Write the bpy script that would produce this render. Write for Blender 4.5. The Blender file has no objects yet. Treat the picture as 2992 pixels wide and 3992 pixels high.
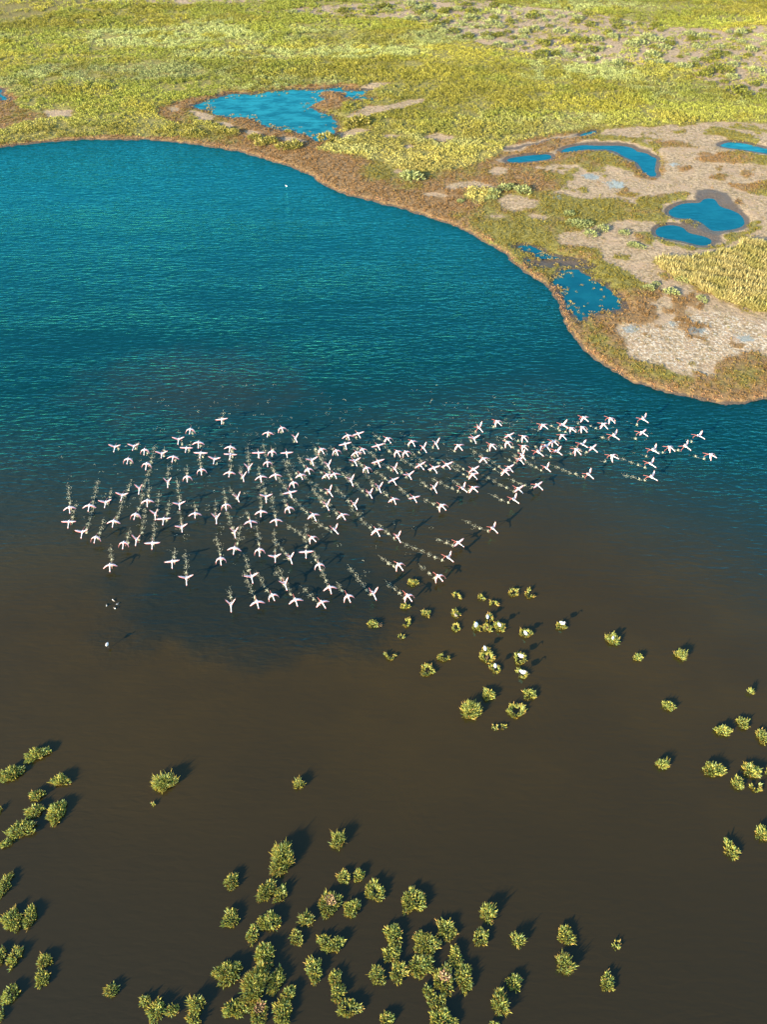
import bpy, math, random
import numpy as np
from mathutils import Vector, Matrix

# ------------------------------------------------------------------ camera, sky, sun, exposure
SW, SH = 2992.0, 3992.0                 # the photograph's size; its pixels are turned into ground positions
CAM_H, PITCH, LENS = 62.0, math.radians(48.0), 28.0
FPX = SH * LENS / 36.0
SUN_EL, SUN_AZ = math.radians(18.0), math.radians(46.0)   # the light travels forward and to the right

scene = bpy.context.scene
C = scene.collection
cd = bpy.data.cameras.new('camera'); cam = bpy.data.objects.new('camera', cd); C.objects.link(cam)
cd.sensor_fit = 'VERTICAL'; cd.sensor_height = 36.0; cd.lens = LENS; cd.clip_start = 0.5; cd.clip_end = 12000
cam.location = (0, 0, CAM_H); cam.rotation_euler = (math.pi/2 - PITCH, 0, 0)
scene.camera = cam

world = bpy.data.worlds.new('World'); scene.world = world; world.use_nodes = True
wn = world.node_tree; wn.nodes.clear()
sky = wn.nodes.new('ShaderNodeTexSky'); sky.sky_type = 'NISHITA'; sky.sun_disc = False
sky.sun_elevation = SUN_EL
sky.sun_rotation = math.radians(180) + SUN_AZ
sky.air_density = 1.0; sky.dust_density = 0.3; sky.ozone_density = 2.0; sky.altitude = 50
bg = wn.nodes.new('ShaderNodeBackground'); bg.inputs['Strength'].default_value = 0.14
wo = wn.nodes.new('ShaderNodeOutputWorld')
wn.links.new(sky.outputs[0], bg.inputs['Color']); wn.links.new(bg.outputs[0], wo.inputs['Surface'])

sl = bpy.data.lights.new('sun', 'SUN'); sl.energy = 5.0; sl.angle = math.radians(0.9); sl.color = (1.0, 0.83, 0.60)
sun = bpy.data.objects.new('sun', sl); C.objects.link(sun)
ldir = Vector((math.sin(SUN_AZ)*math.cos(SUN_EL), math.cos(SUN_AZ)*math.cos(SUN_EL), -math.sin(SUN_EL)))
sun.rotation_euler = ldir.to_track_quat('-Z', 'Y').to_euler(); sun.location = (-60, -60, 80)

vs = scene.view_settings
vs.view_transform = 'Standard'; vs.look = 'None'; vs.exposure = 2.0; vs.gamma = 1.0
scene.render.engine = 'CYCLES'
scene.cycles.max_bounces = 5; scene.cycles.diffuse_bounces = 2; scene.cycles.glossy_bounces = 2
scene.cycles.use_denoising = True
try: scene.cycles.denoiser = 'OPENIMAGEDENOISE'
except Exception: pass

rng = np.random.default_rng(7)
rnd = random.Random(11)

# ------------------------------------------------------------------ pixels to ground
SP, CP = math.sin(PITCH), math.cos(PITCH)
def G(u, v, z=0.0):
    """the point at height z that the photograph shows at source pixel (u, v)"""
    a = (u - SW/2)/FPX; b = (v - SH/2)/FPX
    d = np.array([a, CP - b*SP, -SP - b*CP])
    k = (CAM_H - z)/-d[2]
    return np.array([d[0]*k, d[1]*k, z])
def px_per_m(v):
    t = (v - SH/2)/FPX
    return FPX*(SP + t*CP)/CAM_H
def view_angle(v): return PITCH + math.atan((v - SH/2)/FPX)
TILES = {'D': (0, 0, 1/1.8046), 'A': (200, 1600, 2.7633), 'B': (200, 2000, 2.7633), 'C': (800, 1600, 2.7633), 'E4': (800, 2000, 2.7633),
         'E': (1400, 1600, 2.7633), 'F': (1400, 2000, 2.7633), 'G': (2000, 1600, 2.7633), 'R': (2500, 1580, 3.370),
         '2': (1000, 0, 1.658), '3': (1992, 0, 1.658), '4': (600, 300, 1.658), '5': (1400, 500, 2.0725), '6': (1900, 450, 1.5183), '7': (1900, 900, 1.5183),
         'H': (1400, 2200, 2.7633), 'I': (1800, 2200, 2.7633), 'J': (2300, 2350, 2.328), 'K': (0, 2850, 1.937), 'L': (800, 3150, 2.3686),
         'M': (1400, 3350, 2.7633), 'N': (1800, 3400, 2.0725), 'O': (500, 2950, 2.0725), 'S': (0, 0, 1.0)}
def src(t, x, y):
    ox, oy, f = TILES[t]
    return ox + x/f, oy + y/f
def poly(t, pts):
    return np.array([G(*src(t, x, y))[:2] for x, y in pts])
def smooth_poly(P, n=4, closed=True):
    out = []; N = len(P)
    rngi = range(N if closed else N-1)
    for i in rngi:
        if closed: p0, p1, p2, p3 = P[i-1], P[i], P[(i+1) % N], P[(i+2) % N]
        else: p0, p1, p2, p3 = P[max(i-1, 0)], P[i], P[i+1], P[min(i+2, N-1)]
        for k in range(n):
            t = k/n
            out.append(0.5*((2*p1) + (p2-p0)*t + (2*p0-5*p1+4*p2-p3)*t*t + (3*p1-p0-3*p2+p3)*t**3))
    if not closed: out.append(P[-1])
    return np.array(out)

# ------------------------------------------------------------------ numpy noise and distances
def hash2(ix, iy, seed):
    h = (ix.astype(np.int64)*374761393 + iy.astype(np.int64)*668265263 + seed*974634777) & 0xffffffff
    h = ((h ^ (h >> 13))*1274126177) & 0xffffffff
    return ((h ^ (h >> 16)) & 0xffff)/65535.0
def vnoise(x, y, seed=0):
    ix = np.floor(x); iy = np.floor(y); fx = x-ix; fy = y-iy
    fx = fx*fx*(3-2*fx); fy = fy*fy*(3-2*fy)
    a = hash2(ix, iy, seed); b = hash2(ix+1, iy, seed); c = hash2(ix, iy+1, seed); d = hash2(ix+1, iy+1, seed)
    return (a*(1-fx)+b*fx)*(1-fy) + (c*(1-fx)+d*fx)*fy
def fbm(x, y, seed=0, octs=4):
    s = np.zeros_like(x); a = 0.5; t = 0
    for o in range(octs):
        s += a*vnoise(x*2**o, y*2**o, seed+o*17); t += a; a *= 0.5
    return s/t
def sdf(P, X, Y, margin=6.0):
    """signed distance to a closed polygon, + inside, clamped to the margin outside its box"""
    out = np.full(X.shape, -margin)
    lo = P.min(0)-margin; hi = P.max(0)+margin
    m = (X > lo[0]) & (X < hi[0]) & (Y > lo[1]) & (Y < hi[1])
    x = X[m]; y = Y[m]
    if x.size == 0: return out
    d2 = np.full(x.shape, 1e12); inside = np.zeros(x.shape, bool)
    Q = np.roll(P, -1, 0)
    for (ax, ay), (bx, by) in zip(P, Q):
        ex, ey = bx-ax, by-ay
        L = ex*ex+ey*ey
        if L < 1e-12: continue
        t = np.clip(((x-ax)*ex + (y-ay)*ey)/L, 0, 1)
        d2 = np.minimum(d2, (x-ax-t*ex)**2 + (y-ay-t*ey)**2)
        if abs(ey) > 1e-12:
            c = ((ay > y) != (by > y)) & (x < ex*(y-ay)/ey + ax)
            inside ^= c
    d = np.sqrt(d2)
    out[m] = np.where(inside, d, -d)
    return out
def sstep(a, b, x):
    t = np.clip((x-a)/(b-a), 0, 1)
    return t*t*(3-2*t)

# ------------------------------------------------------------------ the outlines of shore, ponds and plant zones
shore_px = [src('D', x, y) for x, y in [(-70, 335), (0, 320), (60, 311), (110, 306), (175, 302), (240, 301), (300, 303), (357, 306), (420, 312), (470, 320), (520, 330),
    (560, 341), (600, 353), (640, 367), (665, 378), (680, 388), (700, 400), (720, 410), (750, 420), (790, 431), (830, 442), (870, 453), (910, 465),
    (950, 478), (990, 494), (1020, 509)]] + [(1900, 953), (1986, 1012), (2038, 1051), (2124, 1104), (2157, 1144), (2183, 1190), (2196, 1242), (2223, 1289),
    (2256, 1335), (2295, 1381), (2361, 1430), (2420, 1463), (2493, 1496), (2592, 1526), (2690, 1549), (2776, 1565), (2855, 1573), (2921, 1571), (2992, 1559), (3120, 1540)]
shore = np.array([G(u, v)[:2] for u, v in shore_px])
shore_s = smooth_poly(shore, 3, closed=False)
a0, a1 = shore_s[0], shore_s[-1]                                    # beyond the frame the bank runs on
left = [[-6000, -900], [-700, 30], [-300, 95], [-160, 126]]
right = [[a1[0]+25, a1[1]+6], [a1[0]+80, a1[1]+12], [700, 60], [6000, -300]]
shore_s = np.vstack([left, shore_s, right])
LAND = np.vstack([shore_s, [[6000, 9000], [-6000, 9000]]])

PONDS = {
 'strip': ('6', [(120, 264), (150, 252), (220, 241), (300, 233), (350, 231), (376, 238), (380, 252), (360, 262), (300, 270), (220, 276), (160, 279), (128, 276)]),
 'hook': ('6', [(440, 208), (480, 192), (540, 180), (600, 178), (680, 182), (760, 180), (830, 185), (870, 200), (890, 215), (940, 225), (965, 240), (998, 255), (1000, 290),
     (996, 330), (1003, 355), (980, 362), (950, 352), (920, 325), (900, 295), (880, 275), (840, 258), (800, 240), (770, 220), (720, 205), (640, 203), (570, 205), (500, 215), (450, 218)]),
 'oval': ('6', [(1075, 578), (1095, 550), (1140, 530), (1200, 520), (1262, 517), (1278, 500), (1310, 493), (1350, 500), (1372, 525), (1400, 545), (1450, 562), (1500, 590),
     (1522, 620), (1518, 650), (1480, 670), (1420, 680), (1345, 685), (1310, 670), (1275, 640), (1230, 620), (1170, 612), (1110, 602)]),
 'bean': ('6', [(1000, 685), (1030, 660), (1080, 652), (1130, 655), (1170, 670), (1195, 695), (1240, 708), (1290, 720), (1330, 740), (1325, 760), (1290, 772), (1240, 768),
     (1180, 752), (1120, 740), (1060, 732), (1015, 715)]),
 'sliver': ('6', [(552, 118), (600, 98), (648, 94), (625, 108), (580, 123)]),
 'pool': ('7', [(408, 300), (428, 250), (470, 230), (560, 240), (620, 290), (700, 330), (770, 390), (795, 450), (780, 478), (700, 472), (640, 485), (585, 515), (560, 535), (545, 500), (500, 480),
     (475, 455), (465, 400), (440, 340)]),
 'runnel': ('7', [(170, 95), (230, 92), (310, 112), (400, 150), (470, 178), (560, 190), (600, 215), (520, 205), (430, 195), (350, 205), (270, 205), (240, 175), (330, 175), (250, 130)]),
 'marsh': ('4', [(430, 128), (520, 112), (610, 115), (740, 100), (880, 85), (1000, 85), (1110, 85), (1150, 72), (1215, 65), (1230, 82), (1300, 90), (1360, 90), (1395, 88), (1370, 110), (1360, 125),
     (1428, 145), (1300, 145), (1245, 125), (1235, 100), (1150, 95), (1080, 108), (1100, 150), (1040, 165), (1018, 195), (1050, 225), (1110, 245), (1160, 270), (1192, 295), (1175, 340),
     (1170, 385), (1130, 395), (1060, 415), (1010, 385), (930, 360), (850, 350), (760, 335), (690, 305), (640, 280), (560, 265), (430, 255), (340, 215), (250, 195), (330, 165)]),
 'shallow': ('6', [(1380, 180), (1430, 162), (1500, 165), (1560, 175), (1658, 200), (1760, 215), (1760, 240), (1658, 226), (1600, 218), (1520, 205), (1440, 195)]),
 'ditch': ('4', [(-1000, 80), (-992, 84), (-975, 118), (-950, 136), (-925, 148), (-960, 150), (-985, 130), (-1020, 105)]),
}
POND_W = {k: smooth_poly(poly(t, p), 3) for k, (t, p) in PONDS.items()}

SCRUB = [poly('D', [(-1300, -200), (-1300, 420), (-300, 350), (0, 317), (60, 308), (110, 303), (180, 298), (250, 296), (300, 297), (345, 299), (400, 303), (440, 302), (452, 292), (410, 276), (365, 262), (345, 250),
     (345, 238), (375, 226), (440, 212), (520, 203), (600, 196), (690, 189), (760, 184), (810, 200), (775, 215), (738, 225), (735, 250), (745, 275), (720, 300), (690, 318), (680, 328), (720, 335), (780, 342), (840, 362),
     (875, 392), (905, 385), (960, 376), (1020, 362), (1078, 342), (1092, 322), (1150, 303), (1230, 288), (1300, 279), (1400, 277), (1480, 272), (1560, 266), (1658, 272), (1900, 290), (2900, 330), (2900, -200)]),
  poly('5', [(830, 540), (880, 500), (1000, 505), (1110, 500), (1130, 590), (1040, 620), (900, 610), (820, 600)]),
  poly('4', [(625, 395), (700, 385), (790, 430), (760, 450), (680, 440)]), poly('4', [(785, 465), (860, 438), (970, 440), (965, 470), (860, 482)]),
  poly('4', [(200, 262), (330, 275), (440, 320), (545, 365), (500, 392), (380, 372), (250, 330)]),
  poly('4', [(1060, 415), (1110, 390), (1165, 395), (1160, 418), (1090, 425)])]
REED = poly('7', [(1000, 205), (1040, 185), (1120, 195), (1240, 178), (1480, 130), (1520, 90), (1600, 85), (1720, 95), (2000, 90), (2000, 560), (1720, 500), (1600, 482), (1500, 452), (1380, 422), (1250, 352), (1150, 302), (1060, 262)])
MEADOW = poly('D', [(-500, -80), (200, -80), (215, 5), (130, 25), (60, 38), (0, 44), (-500, 70)])
BARE = [poly('2', [(580, 770), (700, 700), (850, 690), (1000, 655), (1100, 650), (1080, 672), (900, 722), (760, 748), (650, 782)]),
  poly('2', [(520, 860), (620, 845), (740, 845), (700, 872), (600, 892), (540, 908)]), poly('2', [(810, 878), (940, 882), (900, 902), (830, 902)]),
  poly('2', [(1060, 900), (1180, 868), (1290, 900), (1200, 932), (1120, 916)]), poly('2', [(940, 950), (1000, 942), (1042, 960), (980, 988)]),
  poly('2', [(650, 575), (740, 545), (880, 540), (820, 570), (740, 585)]),
  poly('4', [(210, 225), (300, 232), (400, 262), (380, 285), (300, 292), (270, 262)]), poly('4', [(400, 305), (480, 305), (530, 340), (460, 350)]), poly('4', [(570, 360), (660, 352), (700, 378), (610, 385)]),
  poly('4', [(800, 405), (900, 402), (990, 432), (900, 440), (830, 430)]), poly('4', [(90, 205), (150, 195), (170, 225), (110, 235)]),
  poly('D', [(95, 240), (165, 240), (155, 256), (105, 258)]),
  poly('5', [(690, 488), (800, 450), (900, 432), (1000, 465), (1110, 480), (1000, 508), (850, 497), (760, 512)]), poly('5', [(498, 540), (600, 532), (732, 565), (700, 588), (600, 562)]),
  poly('5', [(1130, 590), (1200, 555), (1330, 562), (1462, 610), (1430, 652), (1330, 682), (1230, 688), (1150, 655)]), poly('5', [(1045, 722), (1120, 698), (1195, 720), (1080, 745)]),
  poly('5', [(1350, 725), (1420, 706), (1525, 730), (1490, 757), (1400, 737)]), poly('5', [(1040, 378), (1100, 333), (1180, 333), (1212, 370), (1120, 398)]), poly('5', [(255, 358), (320, 345), (370, 360), (300, 378)])]
# the bare flat of the right-hand spit, over which mats grow in patches
FLAT = poly('6', [(270, 320), (400, 300), (560, 300), (700, 300), (850, 345), (900, 385), (1000, 395), (1050, 330), (1020, 230), (900, 150), (640, 120), (700, 90), (1000, 75), (1240, 38), (1658, 48), (2300, 60), (2300, 1450),
     (1900, 1440), (1658, 1432), (1520, 1418), (1385, 1478), (1330, 1568), (1200, 1568), (1080, 1538), (950, 1478), (860, 1458), (822, 1423), (800, 1333), (760, 1283), (800, 1243), (900, 1255), (1010, 1228), (990, 1173), (960, 1103), (1000, 1113), (1045, 1053),
     (960, 1023), (870, 963), (800, 923), (720, 883), (640, 800), (560, 790), (440, 775), (390, 750), (430, 720), (560, 690), (700, 655), (760, 632), (880, 642), (1060, 632), (900, 560),
     (760, 505), (560, 500), (390, 470), (480, 415), (490, 370), (400, 345)])
MATS = [poly('6', p) for p in [
  [(0, 600), (60, 590), (300, 560), (480, 500), (640, 500), (760, 510), (880, 545), (900, 500), (1000, 480), (1150, 455), (1195, 470), (1170, 500), (1100, 520), (1040, 540), (1030, 580), (1080, 610), (1060, 630), (960, 640), (880, 640), (760, 630), (700, 650), (560, 690), (430, 720), (390, 760), (330, 760), (200, 740), (100, 720), (0, 690)],
  [(740, 470), (800, 455), (900, 470), (880, 495), (780, 490)],
  [(100, 292), (250, 280), (370, 285), (400, 220), (530, 215), (700, 210), (790, 250), (870, 290), (900, 330), (850, 340), (800, 300), (700, 305), (600, 345), (540, 305), (400, 300), (280, 312)],
  [(0, 370), (150, 330), (250, 340), (400, 350), (490, 370), (480, 410), (380, 460), (270, 470), (200, 420), (60, 410)],
  [(1280, 100), (1330, 75), (1420, 85), (1560, 130), (1582, 155), (1450, 158), (1330, 120)], [(1410, 78), (1500, 72), (1660, 95), (1700, 120), (1600, 105), (1500, 90)],
  [(1240, 265), (1380, 230), (1480, 215), (1658, 250), (1700, 310), (1500, 292), (1380, 292), (1280, 287)], [(1225, 240), (1270, 225), (1340, 235), (1290, 250)],
  [(1310, 365), (1370, 353), (1440, 370), (1400, 390), (1330, 384)], [(1478, 352), (1520, 333), (1582, 365), (1520, 382)], [(1430, 415), (1550, 410), (1700, 385), (1700, 490), (1600, 482), (1520, 462), (1440, 432)],
  [(1140, 622), (1200, 615), (1260, 640), (1272, 675), (1220, 682), (1160, 647)],
  [(955, 700), (1000, 728), (1100, 758), (1180, 785), (1280, 795), (1380, 775), (1430, 745), (1395, 735), (1400, 708), (1540, 690), (1580, 630), (1622, 640), (1600, 685), (1500, 745), (1400, 790), (1300, 808), (1180, 805), (1060, 775), (960, 725)],
  [(1000, 180), (1060, 160), (1160, 165), (1240, 205), (1160, 200), (1060, 190)], [(1100, 100), (1160, 95), (1180, 112), (1110, 118)], [(1120, 320), (1200, 312), (1220, 330), (1130, 340)],
  [(1440, 510), (1500, 500), (1530, 540), (1470, 545)], [(850, 700), (960, 700), (1000, 740), (960, 775), (880, 750)], [(1010, 640), (1060, 630), (1080, 660), (1010, 680)],
  [(650, 140), (760, 132), (780, 155), (670, 160)], [(800, 150), (960, 135), (980, 150), (850, 168)], [(230, 195), (400, 150), (540, 145), (560, 168), (400, 190), (260, 215)], [(1110, 60), (1230, 55), (1240, 70), (1140, 76)]]] + [poly('7', p) for p in [
  [(520, 130), (640, 108), (720, 200), (800, 240), (870, 280), (960, 340), (1045, 370), (1000, 430), (960, 420), (990, 490), (1010, 545), (900, 572), (800, 560), (760, 600), (800, 650), (822, 740), (860, 775), (950, 795), (1080, 855), (1200, 885), (1330, 885), (1385, 795), (1520, 735), (1658, 750), (1900, 760), (1900, 1050),
   (1540, 1040), (1300, 1015), (1040, 960), (880, 905), (760, 850), (690, 815), (560, 700), (470, 570), (430, 450), (390, 360), (330, 300), (200, 220), (100, 150), (0, 70), (0, 20), (300, 60)],
  [(1050, 395), (1110, 375), (1240, 440), (1240, 470), (1120, 435)], [(1040, 465), (1100, 480), (1110, 505), (1050, 500)], [(1180, 630), (1230, 622), (1300, 645), (1300, 662), (1200, 650)],
  [(1170, 785), (1220, 795), (1240, 808), (1180, 806)], [(1000, 570), (1050, 570), (1040, 585), (1000, 585)], [(1010, 270), (1060, 265), (1080, 300), (1020, 300)], [(1180, 315), (1300, 370), (1320, 392), (1230, 370)], [(1400, 420), (1520, 470), (1590, 495), (1520, 485)]]]
CRUST = poly('7', [(765, 600), (850, 560), (1000, 575), (1050, 545), (1200, 500), (1420, 480), (1700, 560), (1700, 740), (1520, 735), (1390, 790), (1330, 870), (1200, 875), (1000, 805), (870, 765), (815, 700)])
REDLEFT = poly('D', [(-500, 170), (0, 206), (30, 226), (60, 246), (112, 246), (100, 258), (60, 266), (0, 286), (-500, 330)])
SPARSE = [poly('D', [(560, 30), (700, 15), (830, 6), (1000, -10), (1104, 14), (1271, 30), (1378, 48), (1505, 64), (1658, 56), (2200, 40), (2200, 200), (1658, 212), (1588, 212), (1522, 180), (1455, 140), (1338, 150), (1237, 140), (1104, 113), (960, 80), (880, 45), (700, 38)]),
          poly('D', [(150, -20), (420, -20), (640, -10), (640, 4), (430, 12), (220, 14)])]
POOLS_PALE = [poly('6', [(535, 358), (600, 345), (690, 375), (670, 395), (600, 390)]), poly('6', [(685, 405), (760, 395), (830, 410), (790, 445), (720, 452)]), poly('6', [(375, 505), (430, 488), (465, 498), (440, 515)]), poly('6', [(1055, 300), (1100, 288), (1160, 300), (1100, 312)]),
  poly('7', [(1160, 590), (1230, 575), (1310, 600), (1280, 625), (1200, 615)]), poly('7', [(1470, 640), (1540, 620), (1570, 655), (1500, 670)]), poly('7', [(1050, 548), (1100, 540), (1140, 568), (1090, 575)]), poly('7', [(790, 590), (860, 575), (900, 600), (830, 620)])]
DAMP = [poly('6', [(60, 200), (200, 180), (350, 150), (540, 110), (560, 125), (420, 165), (240, 205), (100, 230)]), poly('6', [(1200, 450), (1300, 430), (1420, 460), (1480, 520), (1560, 600), (1550, 690), (1400, 720), (1420, 770), (1300, 790), (1150, 760), (980, 720), (1000, 670), (1140, 640), (1050, 600), (1040, 550), (1150, 520), (1210, 500)]),
  poly('6', [(60, 270), (130, 245), (380, 222), (440, 190), (560, 160), (640, 150), (860, 165), (960, 205), (1010, 235), (1030, 300), (1020, 375), (950, 372), (900, 320), (860, 290), (760, 235), (640, 215), (480, 225), (400, 240), (380, 275), (200, 285), (80, 292)])]

def fields(X, Y):
    """every ground quantity at world points: one function for the sheet and for what grows on it"""
    wx = X + (fbm(X*0.55, Y*0.55, 3)-0.5)*1.3 + (fbm(X*2.2, Y*2.2, 5, 2)-0.5)*0.5
    wy = Y + (fbm(X*0.55+40, Y*0.55, 9)-0.5)*1.3 + (fbm(X*2.2+9, Y*2.2, 15, 2)-0.5)*0.5
    # small notches of the bank
    sx = X + (fbm(X*1.1, Y*1.1, 23, 3)-0.5)*0.9 + (fbm(X*0.28, Y*0.28, 24, 2)-0.5)*1.0; sy = Y + (fbm(X*1.1+70, Y*1.1, 29, 3)-0.5)*0.9 + (fbm(X*0.28+33, Y*0.28, 27, 2)-0.5)*1.0
    land = sdf(LAND, sx, sy, 12.0)
    far = (np.abs(X) > 220) | (Y > 330) | (Y < 60)
    land = np.where(far & (Y > 330), 12.0, land)
    f = {'land': land}
    pond = np.full(X.shape, -6.0); soft = np.full(X.shape, -6.0)
    for k, P in POND_W.items():
        if k in ('pool', 'runnel', 'marsh', 'ditch'):
            e = sdf(P, sx, sy) + (fbm(X*1.3, Y*1.3, 61, 3)-0.5)*(1.0 if k == 'runnel' else 1.3)
            soft = np.maximum(soft, sdf(P, X, Y))
        else:
            e = sdf(P, X + (sx-X)*0.25, Y + (sy-Y)*0.25)
        pond = np.maximum(pond, e)
    f['pond'] = pond
    f['scrub'] = np.max([sdf(P, wx, wy) for P in SCRUB], 0)
    f['scrub'] = np.where(Y > 318, 6.0, f['scrub'])
    f['reed'] = sdf(REED, wx, wy)
    f['meadow'] = sdf(MEADOW, wx, wy)
    f['bare'] = np.max([sdf(P, wx, wy) for P in BARE], 0)
    f['flat'] = sdf(FLAT, wx, wy)
    f['mats'] = np.max([sdf(P, wx, wy) for P in MATS], 0)
    f['crust'] = sdf(CRUST, wx, wy)
    f['redleft'] = sdf(REDLEFT, wx, wy)
    f['sparse'] = np.max([sdf(P, wx, wy, 12.0) for P in SPARSE], 0)
    f['pale'] = np.max([sdf(P, wx, wy) for P in POOLS_PALE], 0)
    f['damp'] = np.max([sdf(P, wx, wy) for P in DAMP], 0)
    # mats: everything that is land, not scrub, not flat, plus the patches on the flat
    n = fbm(X*0.35, Y*0.35, 77, 4)
    m = np.minimum(land, 6.0)
    m = np.minimum(m, -f['flat'])
    m = np.maximum(m, f['mats'])
    m = np.maximum(m, np.where(f['flat'] > 0, (n-0.70)*7.0, -6))
    m = np.maximum(m, np.minimum(land+2, np.where(X < -32, 1.0, 2.6)-land))          # the belt along the lagoon
    m = np.maximum(m, f['redleft'])
    m = np.minimum(m, -f['bare'])
    m = np.minimum(m, -f['reed'])
    m = np.minimum(m, -f['sparse']+0.3)
    m = np.minimum(m, -np.minimum(f['damp'], 6) + np.where(f['mats'] > 0.3, 6, 0))
    m = np.minimum(m, -pond + 0.1)
    f['mat'] = m
    # scrub density
    s = f['scrub'].copy()
    s = np.minimum(s, -f['bare']); s = np.minimum(s, -f['redleft']); s = np.minimum(s, -f['meadow']+0.0)
    s = np.minimum(s, -(pond + 1.0 + 1.2*(fbm(X*0.5, Y*0.5, 88, 2)-0.3)))
    s = np.minimum(s, land-0.5)
    f['tall'] = s
    return f

# ------------------------------------------------------------------ node helpers
class N:
    def __init__(self, name):
        self.m = bpy.data.materials.new(name); self.m.use_nodes = True
        self.t = self.m.node_tree; self.t.nodes.clear()
        self.out = self.t.nodes.new('ShaderNodeOutputMaterial')
    def n(self, kind, **kw):
        nd = self.t.nodes.new('ShaderNode'+kind)
        for k, v in kw.items():
            if k == 'ins':
                for a, b in v.items():
                    if isinstance(b, bpy.types.NodeSocket): self.t.links.new(b, nd.inputs[a])
                    else: nd.inputs[a].default_value = b
            else: setattr(nd, k, v)
        return nd
    def math(self, op, a, b=0.5, c=None, clamp=False):
        nd = self.n('Math', operation=op, use_clamp=clamp)
        for i, v in enumerate((a, b) if c is None else (a, b, c)):
            if isinstance(v, bpy.types.NodeSocket): self.t.links.new(v, nd.inputs[i])
            else: nd.inputs[i].default_value = v
        return nd.outputs[0]
    def mix(self, f, a, b, kind='MIX'):
        nd = self.n('MixRGB', blend_type=kind)
        for i, v in zip((0, 1, 2), (f, a, b)):
            if isinstance(v, bpy.types.NodeSocket): self.t.links.new(v, nd.inputs[i])
            else: nd.inputs[i].default_value = v if i == 0 else (*v, 1.0)
        return nd.outputs[0]
    def noise(self, vec, scale, detail=3, rough=0.55, dist=0.0):
        nd = self.n('TexNoise', ins={'Scale': scale, 'Detail': detail, 'Roughness': rough, 'Distortion': dist})
        self.t.links.new(vec, nd.inputs['Vector'])
        return nd.outputs['Fac']
    def ramp(self, v, lo, hi):
        nd = self.n('MapRange', interpolation_type='SMOOTHSTEP', ins={'Value': v, 'From Min': lo, 'From Max': hi})
        return nd.outputs[0]
    def mapv(self, vec, rot=0.0, scale=(1, 1, 1), loc=(0, 0, 0)):
        nd = self.n('Mapping'); self.t.links.new(vec, nd.inputs['Vector'])
        nd.inputs['Rotation'].default_value = (0, 0, rot); nd.inputs['Scale'].default_value = scale; nd.inputs['Location'].default_value = loc
        return nd.outputs[0]
    def pos(self): return self.n('NewGeometry').outputs['Position']
    def done(self, surf): self.t.links.new(surf, self.out.inputs['Surface']); return self.m

def simple_mat(name, col, rough=0.7, spec=0.3, vary=0.12, scale=12.0):
    k = N(name); p = k.pos()
    c = k.mix(k.noise(p, scale), tuple(x*(1-vary) for x in col), tuple(min(1, x*(1+vary)) for x in col))
    b = k.n('BsdfPrincipled', ins={'Base Color': c, 'Roughness': rough, 'Specular IOR Level': spec})
    return k.done(b.outputs[0])

def leaf_mat(name):
    """leaf faces coloured by their own attribute, some light passing through"""
    k = N(name)
    a = k.n('Attribute', attribute_name='leaf_colour')
    c = k.mix(k.noise(k.pos(), 3.0), (0.86, 0.86, 0.86), (1.12, 1.1, 1.05))
    col = k.mix(1.0, a.outputs['Color'], c, 'MULTIPLY')
    d = k.n('BsdfPrincipled', ins={'Base Color': col, 'Roughness': 0.65, 'Specular IOR Level': 0.25})
    t = k.n('BsdfTranslucent', ins={'Color': col})
    mx = k.n('MixShader', ins={0: 0.32}); k.t.links.new(d.outputs[0], mx.inputs[1]); k.t.links.new(t.outputs[0], mx.inputs[2])
    return k.done(mx.outputs[0])
LEAF = leaf_mat('leaf')

def make_mesh(name, V, F, mats, colours=None, smooth=False, mat_index=None):
    me = bpy.data.meshes.new(name)
    V = np.asarray(V, dtype=np.float32)
    if isinstance(F, np.ndarray):
        nf, k = F.shape
        me.vertices.add(len(V)); me.vertices.foreach_set('co', V.ravel())
        me.loops.add(nf*k); me.loops.foreach_set('vertex_index', F.astype(np.int32).ravel())
        me.polygons.add(nf); me.polygons.foreach_set('loop_start', np.arange(0, nf*k, k, dtype=np.int32))
        me.update(calc_edges=True)
    else:
        me.from_pydata([tuple(map(float, v)) for v in V], [], F)
    for m in mats: me.materials.append(m)
    if colours is not None:
        at = me.attributes.new('leaf_colour', 'FLOAT_COLOR', 'POINT')
        c = np.ones((len(V), 4), dtype=np.float32); c[:, :3] = colours
        at.data.foreach_set('color', c.ravel())
    if mat_index is not None: me.polygons.foreach_set('material_index', np.asarray(mat_index, dtype=np.int32))
    if smooth: me.polygons.foreach_set('use_smooth', np.ones(len(me.polygons), dtype=bool))
    me.validate(verbose=False); me.update()
    return me
def put(name, me, parent=None, **props):
    o = bpy.data.objects.new(name, me); C.objects.link(o)
    if parent: o.parent = parent
    for k, v in props.items(): o[k] = v
    return o
ONES = 'zero one two three four five six seven eight nine ten eleven twelve thirteen fourteen fifteen sixteen seventeen eighteen nineteen'.split()
TENS = 'x x twenty thirty forty fifty sixty seventy eighty ninety'.split()
def say(n):
    n = int(min(99, max(1, round(n))))
    return ONES[n] if n < 20 else TENS[n//10] + ('-'+ONES[n % 10] if n % 10 else '')
def where(u, v): return '%s percent across, %s percent down' % (say(u/SW*100), say(v/SH*100))
USED = {}
def unique(label, u, v):
    """labels never repeat: of two neighbours on the same percents the later one says on which side of the first it is"""
    if label in USED:
        u0, v0 = USED[label]
        side = ('right' if u > u0 else 'left') if abs(u-u0) > abs(v-v0) else ('lower' if v > v0 else 'upper')
        label = label.replace(', ', ', the %s one, ' % side, 1)
    USED[label] = (u, v)
    return label

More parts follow.
